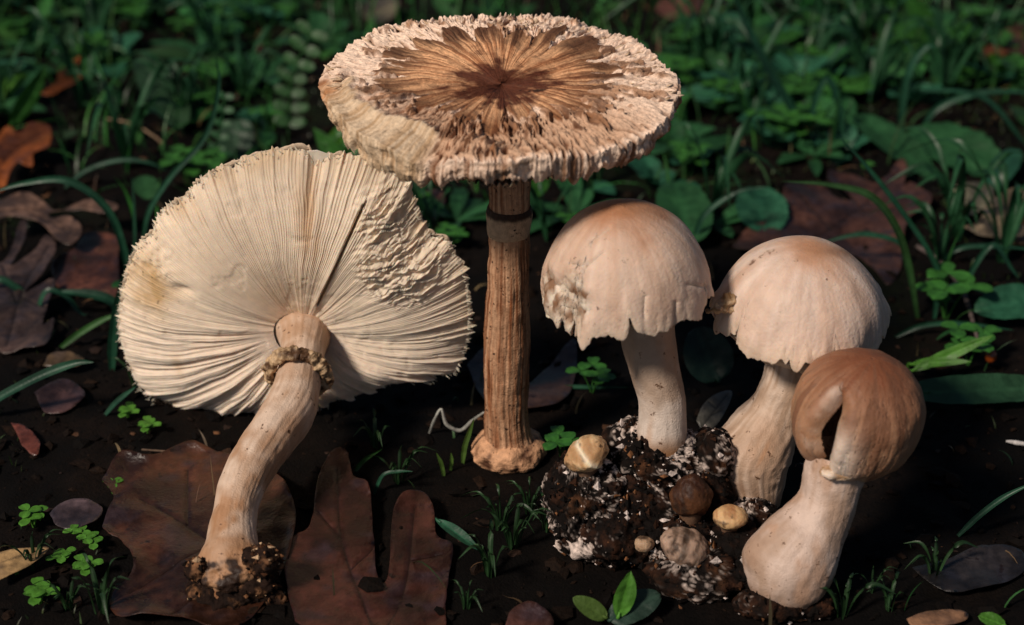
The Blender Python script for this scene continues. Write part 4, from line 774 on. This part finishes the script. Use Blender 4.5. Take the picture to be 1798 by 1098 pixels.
def clover_proto(name, label, colr, seed, h=1.6, lw=.55, n=3, group=None, petal=2.0):
    t_ = thing(name, label, 'plant', np.array([0, 0, 0.]), group); r = np.random.default_rng(seed)
    for k in range(n):
        a = 2 * pi * k / n + r.uniform(-.5, .5); hh = h * r.uniform(.5, 1.0); top = np.array([math.cos(a) * hh * .45, math.sin(a) * hh * .45, hh])
        sv, sf, *_ = tube([np.array([0, 0, -.15]), top * .5 + [0, 0, .1], top], [.05, .04, .035], 9, 5, 0, 0, seed)
        st_ = mk('stem', sv, sf, M_LEAF, t_, np.asarray(colr) * 1.1)
        for j in range(3):
            b_ = a + (j - 1) * 2.1 + r.normal() * .1; d = np.array([math.cos(b_), math.sin(b_), .12])
            V, F, col = leaf_mesh(top, top + d * lw * 1.5, lw * .62, (0, 0, 1), seed + j, 0, .15, .12, colr, 9, 5, .6, petal); mk('leaflet', V, F, M_LEAF, st_, col)
    return t_
def rosette_proto(name, label, colr, seed, L=3.2, w=.6, n=7, group=None, teeth=0, lift=.55, blunt=1.2):
    t_ = thing(name, label, 'plant', np.array([0, 0, 0.]), group); r = np.random.default_rng(seed)
    for k in range(n):
        a = 2 * pi * k / n + r.uniform(-.3, .3); l = L * r.uniform(.6, 1.1); e = lift * r.uniform(.4, 1.5)
        d = np.array([math.cos(a) * math.cos(e), math.sin(a) * math.cos(e), math.sin(e)])
        V, F, col = leaf_mesh(np.array([0, 0, .02]), d * l, w * r.uniform(.7, 1.15), (0, 0, 1) if e < 1.2 else (math.cos(a), math.sin(a), .3), seed + k, teeth, .25, .25, np.asarray(colr) * r.uniform(.8, 1.25), 14, 7, .6, blunt); mk('leaf', V, F, M_LEAF, t_, col)
    return t_
def tuft_proto(name, label, colr, seed, L=7, w=.28, n=9, group=None):
    t_ = thing(name, label, 'grass', np.array([0, 0, 0.]), group); r = np.random.default_rng(seed)
    for k in range(n):
        a = r.uniform(0, 2 * pi); l = L * r.uniform(.55, 1.15); o = np.array([math.cos(a), math.sin(a), 0]); b0 = o * .2 * r.uniform(0, 1); sp = r.uniform(.2, .75)
        pts = [b0 - [0, 0, .1], b0 + o * l * .18 * sp + [0, 0, l * .38], b0 + o * l * .5 * sp + [0, 0, l * (.72 - .2 * sp)], b0 + o * l * (.95 * sp) + [0, 0, l * (.92 - .75 * sp)]]
        V, F, col = ribbon(pts, w * r.uniform(.7, 1.2), seed + k, colr=np.asarray(colr) * r.uniform(.75, 1.3), N=(o[0], o[1], .9), nu=14); mk('blade', V, F, M_GRASS, t_, col)
    return t_
def copy_tree(o, loc, rz, s):
    c_ = o.copy(); C.objects.link(c_); c_.location = tuple(np.asarray(loc) * S); c_.rotation_euler = (0, 0, rz); c_.scale = (s, s, s)
    for ch in o.children:
        k_ = ch.copy(); C.objects.link(k_); k_.parent = c_
        for g_ in ch.children:
            d_ = g_.copy(); C.objects.link(d_); d_.parent = k_
    return c_
def scatter(proto, spots, seed, smin=.7, smax=1.25):
    r = np.random.default_rng(seed); first = True
    for (px, py) in spots:
        p = G(px, py, -.03); s = r.uniform(smin, smax); rz = r.uniform(0, 2 * pi)
        if first: proto.location = tuple(p * S); proto.rotation_euler = (0, 0, rz); proto.scale = (s, s, s); first = False
        else: copy_tree(proto, p, rz, s)
OPEN = [(1500, 1790, 185, 375), (1280, 1640, 280, 540), (-20, 225, 335, 660), (1640, 1810, 320, 470), (545, 665, 190, 330), (1260, 1300, 20, 110), (235, 320, 75, 250), (380, 450, 200, 300), (20, 90, 120, 250), (490, 560, 50, 290), (580, 660, 235, 340), (1700, 1810, 495, 620), (-20, 95, 220, 360)]
def spots(n, x0, x1, y0, y1, seed):
    r = np.random.default_rng(seed); out = []
    while len(out) < n:
        a, b = r.uniform(x0, x1), r.uniform(y0, y1)
        if not any(p < a < q_ and u < b < v + 25 for p, q_, u, v in OPEN): out.append((a, b))
    return out
scatter(clover_proto('clover', 'small bright green clover beside the tall mushroom bulb', MDG, 451, 1.5, .5), [(985, 800)], 1, 1, 1)
scatter(clover_proto('clover', 'tiny bright clover seedling on the dark soil left of the tawny oak leaf', YLG, 452, 1.0, .33, 3, 'clover seedlings'), [(140, 945), (60, 925), (150, 1010), (30, 1010), (240, 830), (210, 870), (260, 760), (225, 735), (70, 1060), (165, 965), (110, 990)], 2, .7, 1.2)
scatter(clover_proto('clover', 'clover with round dark leaflets in the shaded ground cover', MDG, 453, 2.2, .62, 4, 'clovers in the ground cover'),
        spots(16, 0, 560, 20, 330, 31) + spots(20, 1180, 1790, 20, 330, 32) + [(700, 400), (790, 440), (1010, 420), (1020, 560), (1040, 690), (1700, 640), (1660, 560)], 3, .7, 1.3)
scatter(rosette_proto('leaf_rosette', 'low rosette of dark lance-shaped leaves in the shaded ground cover', DKG, 454, 3.6, .55, 8, 'leaf rosettes in the ground cover'),
        spots(10, 0, 600, 0, 260, 33) + spots(16, 1190, 1800, 0, 300, 34) + [(1010, 380), (800, 390), (1250, 400)], 4, .7, 1.3)
scatter(rosette_proto('toothed_plant', 'leafy plant with toothed oval bluish leaves in the shaded ground cover', BLG, 455, 2.8, .8, 6, 'toothed plants in the ground cover', 8, .7, 1.6),
        spots(8, 0, 560, 0, 240, 35) + spots(18, 1190, 1800, 30, 330, 36) + [(1150, 330), (1000, 330), (680, 200)], 5, .7, 1.3)
scatter(tuft_proto('grass_tuft', 'tuft of dark drooping grass blades in the shaded ground cover', (.020, .088, .034), 456, 8.5, .38, 8, 'grass tufts in the ground cover'),
        spots(30, -40, 620, -80, 300, 37) + spots(26, 1170, 1830, -80, 300, 38) + [(760, 420), (730, 380), (960, 420), (1050, 330), (1250, 380), (1650, 470), (1760, 460), (1680, 420)], 6, .6, 1.2)
scatter(tuft_proto('grass_tuft', 'small thin tuft of short green grass on bare soil', (.022, .060, .020), 457, 2.6, .16, 9, 'small grass tufts on bare soil'),
        [(880, 930), (860, 1010), (930, 900), (820, 1070), (900, 960), (960, 930), (120, 1070), (60, 1000), (180, 1080), (1480, 1085), (1560, 1070), (1640, 1020), (1530, 1040), (240, 680), (700, 850), (660, 790)], 7, .6, 1.2)
q = np.random.default_rng(91)

# single blades that stand out
def blade(label, line, wpx, colr=(.014, .055, .036), seed=0, dy=0.0, group=None, zroot=0.0):
    root = G(*line[0]) - np.array([0, 0, .1]); P = [root] + [aty(x, y, root[1] + dy * i) for i, (x, y) in enumerate(line[1:], 1)]
    P = np.array(P); P[:, 2] = np.maximum(P[:, 2], .25); P[0] = root
    V, F, col = ribbon(P, wpx / pxcm(P[1]), seed, colr=colr, nu=34, tw=.35, N=(0, -.75, .65))
    t_ = thing('grass_shoot', label, 'grass', root, group); mk('blade', V, F, M_GRASS, t_, col)
    return t_
BB = [('bluish grass blade arching high over the pale oak leaf', [(226, 540), (222, 460), (190, 370), (120, 318), (40, 322), (-20, 340)], 13),
 ('thin grass blade arching left of the little vetch sprig', [(110, 330), (150, 300), (205, 282), (255, 284), (295, 300)], 8),
 ('long thin grass blade rising behind the gilled cap left edge', [(250, 420), (262, 370), (300, 310), (360, 240), (384, 150), (378, 95)], 9),
 ('stout dark grass blade standing against the gilled cap left edge', [(196, 650), (197, 610), (203, 560), (216, 500), (236, 430)], 17),
 ('wide grass blade slanting over dark soil below the grey-brown oak leaf', [(-60, 740), (-10, 703), (70, 660), (130, 638), (165, 636)], 16),
 ('curved grass blade drooping across the grey-brown oak leaf', [(-60, 540), (-10, 492), (28, 505), (50, 540), (60, 585)], 12),
 ('broad grass blade lying level toward the gilled cap', [(215, 560), (195, 528), (150, 515), (85, 512)], 17),
 ('drooping grass blade falling across the blotched reddish leaf', [(60, 560), (80, 512), (115, 520), (145, 570), (172, 640)], 12),
 ('bright straight grass blade pointing at the gilled cap left edge', [(100, 612), (140, 585), (180, 562), (214, 550)], 11),
 ('tall dark grass blade leaning right of the shaggy cap', [(1412, 250), (1395, 200), (1350, 120), (1310, 40), (1280, -30)], 16),
 ('grass blade arching over behind the brown oak leaf', [(1420, 260), (1430, 180), (1452, 138), (1472, 180), (1478, 250), (1455, 330), (1410, 400)], 13),
 ('upright bluish grass blade hooked at the top', [(1582, 240), (1584, 190), (1598, 120), (1625, 84), (1645, 82)], 13),
 ('long grass blade arching over the large veined leaf', [(1612, 240), (1640, 195), (1700, 168), (1770, 160), (1840, 170)], 12),
 ('second long grass blade arching near the large veined leaf', [(1800, 250), (1740, 180), (1680, 160), (1612, 162)], 9),
 ('fresh green grass blade curving over the brown oak leaf', [(1612, 560), (1596, 470), (1574, 400), (1530, 345), (1460, 325), (1370, 318)], 13),
 ('thin straight grass blade crossing the brown oak leaf', [(1665, 540), (1640, 460), (1590, 380), (1520, 290), (1468, 236)], 9),
 ('grass blade lying over the top of the pale dome cap', [(1600, 470), (1580, 428), (1530, 412), (1490, 414), (1440, 428)], 10),
 ('dark grass blade on the soil right of the slit cap', [(1680, 940), (1720, 905), (1765, 872), (1820, 845)], 10),
 ('green grass blade hanging below the long flat leaf', [(1738, 700), (1740, 740), (1752, 785), (1768, 815)], 13),
 ('thin dark grass blade curved behind the pinkish-capped stem', [(930, 690), (985, 702), (1050, 702), (1105, 688)], 7),
 ('bright yellowish grass blade at the tall mushroom bulb', [(812, 812), (816, 785), (824, 760), (832, 735)], 9),
 ('short yellowish grass blade left of the tall mushroom bulb', [(780, 838), (775, 815), (766, 795)], 7),
 ('slim yellow-green grass blade near the tall mushroom bulb', [(790, 828), (793, 810), (792, 795)], 6),
 ('bright grass blade on soil near the red-brown lobe tip', [(622, 826), (640, 808), (672, 788)], 8),
 ('grass blade lying by the red-brown lobe', [(655, 868), (672, 835), (700, 828), (725, 828)], 7),
 ('dark grass blade leaning on the gilled cap lower rim', [(180, 730), (205, 705), (240, 678)], 10),
 ('slim grass blade right of the pale oak leaf', [(236, 440), (236, 390), (232, 310)], 6),
 ('bluish grass blade bending before the rounded leaf', [(1640, 560), (1650, 520), (1690, 500), (1740, 520), (1775, 560)], 11),
 ('level grass blade under the rounded leaf', [(1570, 590), (1620, 572), (1690, 568), (1780, 580)], 9),
 ('grass blade bent behind the straw-coloured leaf', [(1640, 470), (1680, 438), (1740, 432), (1830, 440)], 9),
 ('grass blade rising through the toothed leaves', [(1215, 440), (1235, 380), (1290, 340), (1345, 330)], 10),
 ('grass blade drooping in front of the round bluish leaf', [(1430, 160), (1470, 90), (1500, 60), (1470, 45), (1420, 45)], 9),
 ('grass blade bowed at the far right of the curled leaf', [(1690, 520), (1710, 470), (1745, 430), (1775, 470), (1790, 490)], 10)]
for i, (lb, ln, w) in enumerate(BB):
    yl = 'bright' in lb or 'yellow' in lb; fr2 = 'fresh' in lb or 'green grass' in lb
    blade(lb, ln, w, (.085, .16, .03) if 'yellow' in lb else (.035, .11, .025) if yl else (.030, .085, .024) if fr2 else (.015, .072, .038), 500 + i)

# whitish rootlet and twigs
def stick(name, label, P, rad, colr, seed, cat, group=None):
    P = np.array(P); V, F, ll, pg, un = tube(P, rad, 60, 10, .03, .02, seed); o = mk(name, V, F, M_WOOD, col=lerp(np.asarray(colr) * .6, np.asarray(colr), sst(-.3, .4, fbm(ll, 0, 0, seed, 3))), loc=np.array([P[0][0], P[0][1], float(gh(P[0][0], P[0][1]))]))
    return tag(o, label, cat, group)
y_ = G(800, 770)[1]
stick('rootlet', 'thin white wavy rootlet beside the tall mushroom foot', [G(755, 762, .05), aty(764, 735, y_), aty(775, 719, y_), aty(784, 745, y_), aty(808, 756, y_), aty(830, 738, y_), aty(850, 724, y_ + .3)], [.06, .06, .06, .08, .09, .07, .05], (.42, .42, .38), 601, 'root')
stick('twig', 'slim pale twig lying right of the brown oak leaf', [G(1610, 440, .25), G(1650, 470, .3), G(1690, 520, .25), G(1720, 620, .25)], [.12, .14, .13, .08], (.16, .12, .11), 603, 'twig')
stick('twig', 'thin dry brown stalk among grass left of the round leaf', [G(190, 240, 1.2), G(240, 246, 1.0), G(290, 268, .6)], [.05, .06, .05], (.30, .20, .12), 605, 'twig')
stick('twig', 'short white splinter of wood near the long flat leaf', [G(1765, 785, .3), G(1785, 788, .3), G(1810, 792, .3)], [.05, .11, .06], (.55, .52, .50), 607, 'twig')
stick('twig', 'thin dark twig on soil above the tawny oak leaf', [G(250, 800, .3), G(320, 805, .3), G(370, 806, .3)], [.05, .06, .04], (.14, .09, .06), 608, 'twig')
V, F, f = blob(G(1735, 655, .9), .28, .28, .34, 24, .15, 1.5, 609); tag(mk('berry', V, F, mat_attr('amber_berry', rough=.2, spec=.6, var=.3, base=(.22, .045, .008)), loc=G(1735, 655, .55)), 'glossy amber-red berry on the long flat leaf', 'berry')

# ================================================================ masses nobody could count
def clear(px, py):      # patches where the big leaves lie open to view
    m = np.zeros(np.broadcast(px, py).shape)
    for x0, x1, y0, y1 in OPEN: m = np.maximum(m, sst(x0 - 15, x0 + 5, px) * sst(x1 + 15, x1 - 5, px) * sst(y0 - 10, y0 + 5, py) * sst(y1 + 25, y1, py))
    return m
def veg(px, py):        # where plants grow densely on this patch of ground
    d = sst(430, 300, py) * np.ones_like(px) + .45 * sst(300, 120, px) * sst(760, 400, py) + .55 * sst(1560, 1680, px) * sst(760, 480, py)
    return np.clip(d, 0, 1) * (1 - .96 * clear(px, py))
def sample_ground(n, seed, fn, x0=-75, x1=75, y0=-18, y1=120):
    r = np.random.default_rng(seed); x = r.uniform(x0, x1, n * 6); y = r.uniform(y0, y1, n * 6)
    P = np.stack([x, y, gh(x, y)], 1); px, py = proj(P); k = (px > -250) & (px < 2050) & (py > -260) & (py < 1300) & (r.uniform(size=len(x)) < fn(px, py))
    # keep the mushrooms' footprints free
    for cx_, cy_, rr_2 in ((0, 0, 1.8), (-11.6, -9.5, 2.2), (5, -5.5, 3.6), (9, -5, 2), (10.5, -10, 2)): k &= np.hypot(x - cx_, y - cy_) > rr_2
    return P[k][:n], r
# fine grass
def grass_mass(name, n, seed, Lr, wr_, fn, base, label, droop=.8):
    P, r = sample_ground(n, seed, fn); n = len(P); ns = 7
    a = r.uniform(0, 2 * pi, n); L = r.uniform(*Lr, n) * (.6 + .8 * r.uniform(size=n)); w = r.uniform(*wr_, n); sp = r.uniform(.15, 1.0, n)
    u = np.linspace(0, 1, ns)[None, :]; o = np.stack([cos(a), sin(a)], 1)
    out = (L * sp)[:, None] * u ** 1.6; up_ = L[:, None] * (u * (1.15 - .35 * sp[:, None]) - droop * sp[:, None] * .75 * u ** 2.4)
    Cn = np.stack([P[:, 0, None] + o[:, 0, None] * out, P[:, 1, None] + o[:, 1, None] * out, np.maximum(P[:, 2, None] + up_ - .05, P[:, 2, None] - .05 + .12 * u)], -1)
    tw = a + pi / 2 + r.normal(size=n) * .5; sd_ = np.stack([cos(tw), sin(tw), 0 * tw], 1)[:, None] * (w[:, None] * np.minimum(1, (1 - u) * 2 + .04))[..., None] * .5
    V = np.stack([Cn - sd_, Cn + sd_], 2).reshape(-1, 3)
    i = np.arange(n)[:, None] * ns * 2 + np.arange(ns - 1)[None] * 2; F = np.stack([i, i + 1, i + 3, i + 2], -1).reshape(-1, 4)
    c_ = np.asarray(base)[None] * np.exp(r.normal(size=(n, 1)) * .55) * (1 + r.normal(size=(n, 3)) * .12)
    tag(mk(name, V, F, M_GRASS, col=np.repeat(np.clip(c_, .002, 1), ns * 2, 0)), label, 'grass', kind='stuff')
grass_mass('grass', 4200, 701, (2.0, 6.0), (.07, .20), lambda x, y: veg(x, y), (.026, .100, .022), 'mass of thin dark grass blades across the shaded ground')
grass_mass('seedling_grass', 420, 704, (.6, 1.7), (.05, .11), lambda x, y: .25 * (1 - veg(x, y)), (.024, .065, .020), 'sparse short grass seedlings on the dark soil', droop=1.0)
grass_mass('grass_litter', 900, 702, (1.0, 2.6), (.06, .14), lambda x, y: .12 + .25 * veg(x, y), (.11, .075, .04), 'dry straw-coloured grass bits scattered over the soil', droop=1.15)
grass_mass('moss', 16000, 703, (.25, .6), (.05, .11), lambda x, y: np.clip(sst(-.05, .35, fbm(x * .006, y * .010, 0, 77, 3)) * (sst(1560, 1640, x) * sst(820, 500, y) + .8 * sst(420, 250, y) + .3 * sst(250, 60, x)), 0, 1), (.020, .034, .008), 'low dark green moss cushion over the damp soil', droop=.3)
# small ground-cover leaves
def leaf_mass(name, n, seed, fn, base, size, label, hmax=2.5):
    P, r = sample_ground(n, seed, fn); n = len(P); nu, nv = 6, 3
    a = r.uniform(0, 2 * pi, n); e = r.uniform(-.3, .7, n); L = r.uniform(*size, n) * np.exp(r.normal(size=n) * .2); w = L * r.uniform(.22, .42, n); h = r.uniform(.1, hmax, n) * r.uniform(size=n)
    T = np.stack([cos(a) * cos(e), sin(a) * cos(e), sin(e)], 1); sdv = np.stack([-sin(a), cos(a), r.normal(size=n) * .35], 1); sdv = nrm(sdv); Nn = np.cross(T, sdv)
    u = np.linspace(0, 1, nu)[None, :, None, None]; v = np.array([-1, 0, 1.])[None, None, :, None]; env = np.sin(np.clip(u * .94 + .03, 0, 1) ** .85 * pi) ** .6
    b_ = (P + np.stack([0 * h, 0 * h, h], 1))[:, None, None]
    V = b_ + u * L[:, None, None, None] * T[:, None, None] + v * env * w[:, None, None, None] * sdv[:, None, None] + (.25 * np.abs(v) * env * w[:, None, None, None] - .25 * u ** 2 * L[:, None, None, None]) * Nn[:, None, None]
    V = V.reshape(-1, 3); g0 = grid(nu, nv); F = (np.arange(n)[:, None, None] * nu * nv + g0[None]).reshape(-1, 4)
    c_ = np.asarray(base)[None] * np.exp(r.normal(size=(n, 1)) * .35) * (1 + r.normal(size=(n, 3)) * .12)
    cv = np.repeat(np.clip(c_, .002, 1), nu * nv, 0).reshape(n, nu, nv, 3); cv[:, :, 1] *= 1.35
    tag(mk(name, V, F, M_LEAF, col=cv.reshape(-1, 3)), label, 'plant', kind='stuff')
leaf_mass('ground_cover', 1500, 711, lambda x, y: veg(x, y) ** 1.5 * np.clip(sst(-.25, .35, fbm(x * .006, y * .012, 0, 78, 3)), .12, 1), (.024, .090, .024), (.8, 2.8), 'dense ground cover of small dark green leaves')
# litter of leaf crumbs and soil crumbs
def crumbs(name, n, seed, fn, size, c0, c1, label, cat, flat=.6, mat=None):
    P, r = sample_ground(n, seed, fn); n = len(P)
    ico = np.array([[0, 0, 1], [.894, 0, .447], [.276, .851, .447], [-.724, .526, .447], [-.724, -.526, .447], [.276, -.851, .447], [.724, .526, -.447], [-.276, .851, -.447], [-.894, 0, -.447], [-.276, -.851, -.447], [.724, -.526, -.447], [0, 0, -1]])
    fi = np.array([[0, 1, 2], [0, 2, 3], [0, 3, 4], [0, 4, 5], [0, 5, 1], [1, 6, 2], [2, 7, 3], [3, 8, 4], [4, 9, 5], [5, 10, 1], [6, 7, 2], [7, 8, 3], [8, 9, 4], [9, 10, 5], [10, 6, 1], [11, 7, 6], [11, 8, 7], [11, 9, 8], [11, 10, 9], [11, 6, 10]])
    s = size[0] + (size[1] - size[0]) * r.uniform(size=n) ** 3; sc3 = np.stack([s * r.uniform(.6, 1.5, n), s * r.uniform(.6, 1.5, n), s * flat * r.uniform(.6, 1.2, n)], 1)
    V = ico[None] * (1 + .35 * r.normal(size=(n, 12, 1)).clip(-1.5, 1.5)) * sc3[:, None]; a = r.uniform(0, 2 * pi, n)[:, None]
    V = np.stack([V[..., 0] * cos(a) - V[..., 1] * sin(a), V[..., 0] * sin(a) + V[..., 1] * cos(a), V[..., 2]], -1) + P[:, None] + np.stack([0 * s, 0 * s, s * flat * .4], 1)[:, None]
    F = (np.arange(n)[:, None, None] * 12 + fi[None]).reshape(-1, 3)
    col = lerp(c0, c1, r.uniform(size=n) ** 3); tag(mk(name, V.reshape(-1, 3), F, mat or M_SOIL, col=np.repeat(col, 12, 0), smooth=False), label, cat, kind='stuff')
crumbs('soil_crumbs', 9000, 721, lambda x, y: 1 - .6 * veg(x, y), (.05, .42), (.002, .0012, .0009), (.016, .008, .0045), 'loose dark crumbs of damp woodland soil', 'soil')
crumbs('leaf_litter', 1300, 722, lambda x, y: .5 + 0 * x, (.06, .26), (.02, .009, .005), (.16, .07, .03), 'small brown chips of bark and dead leaf on the soil', 'litter', .3, M_WOOD)
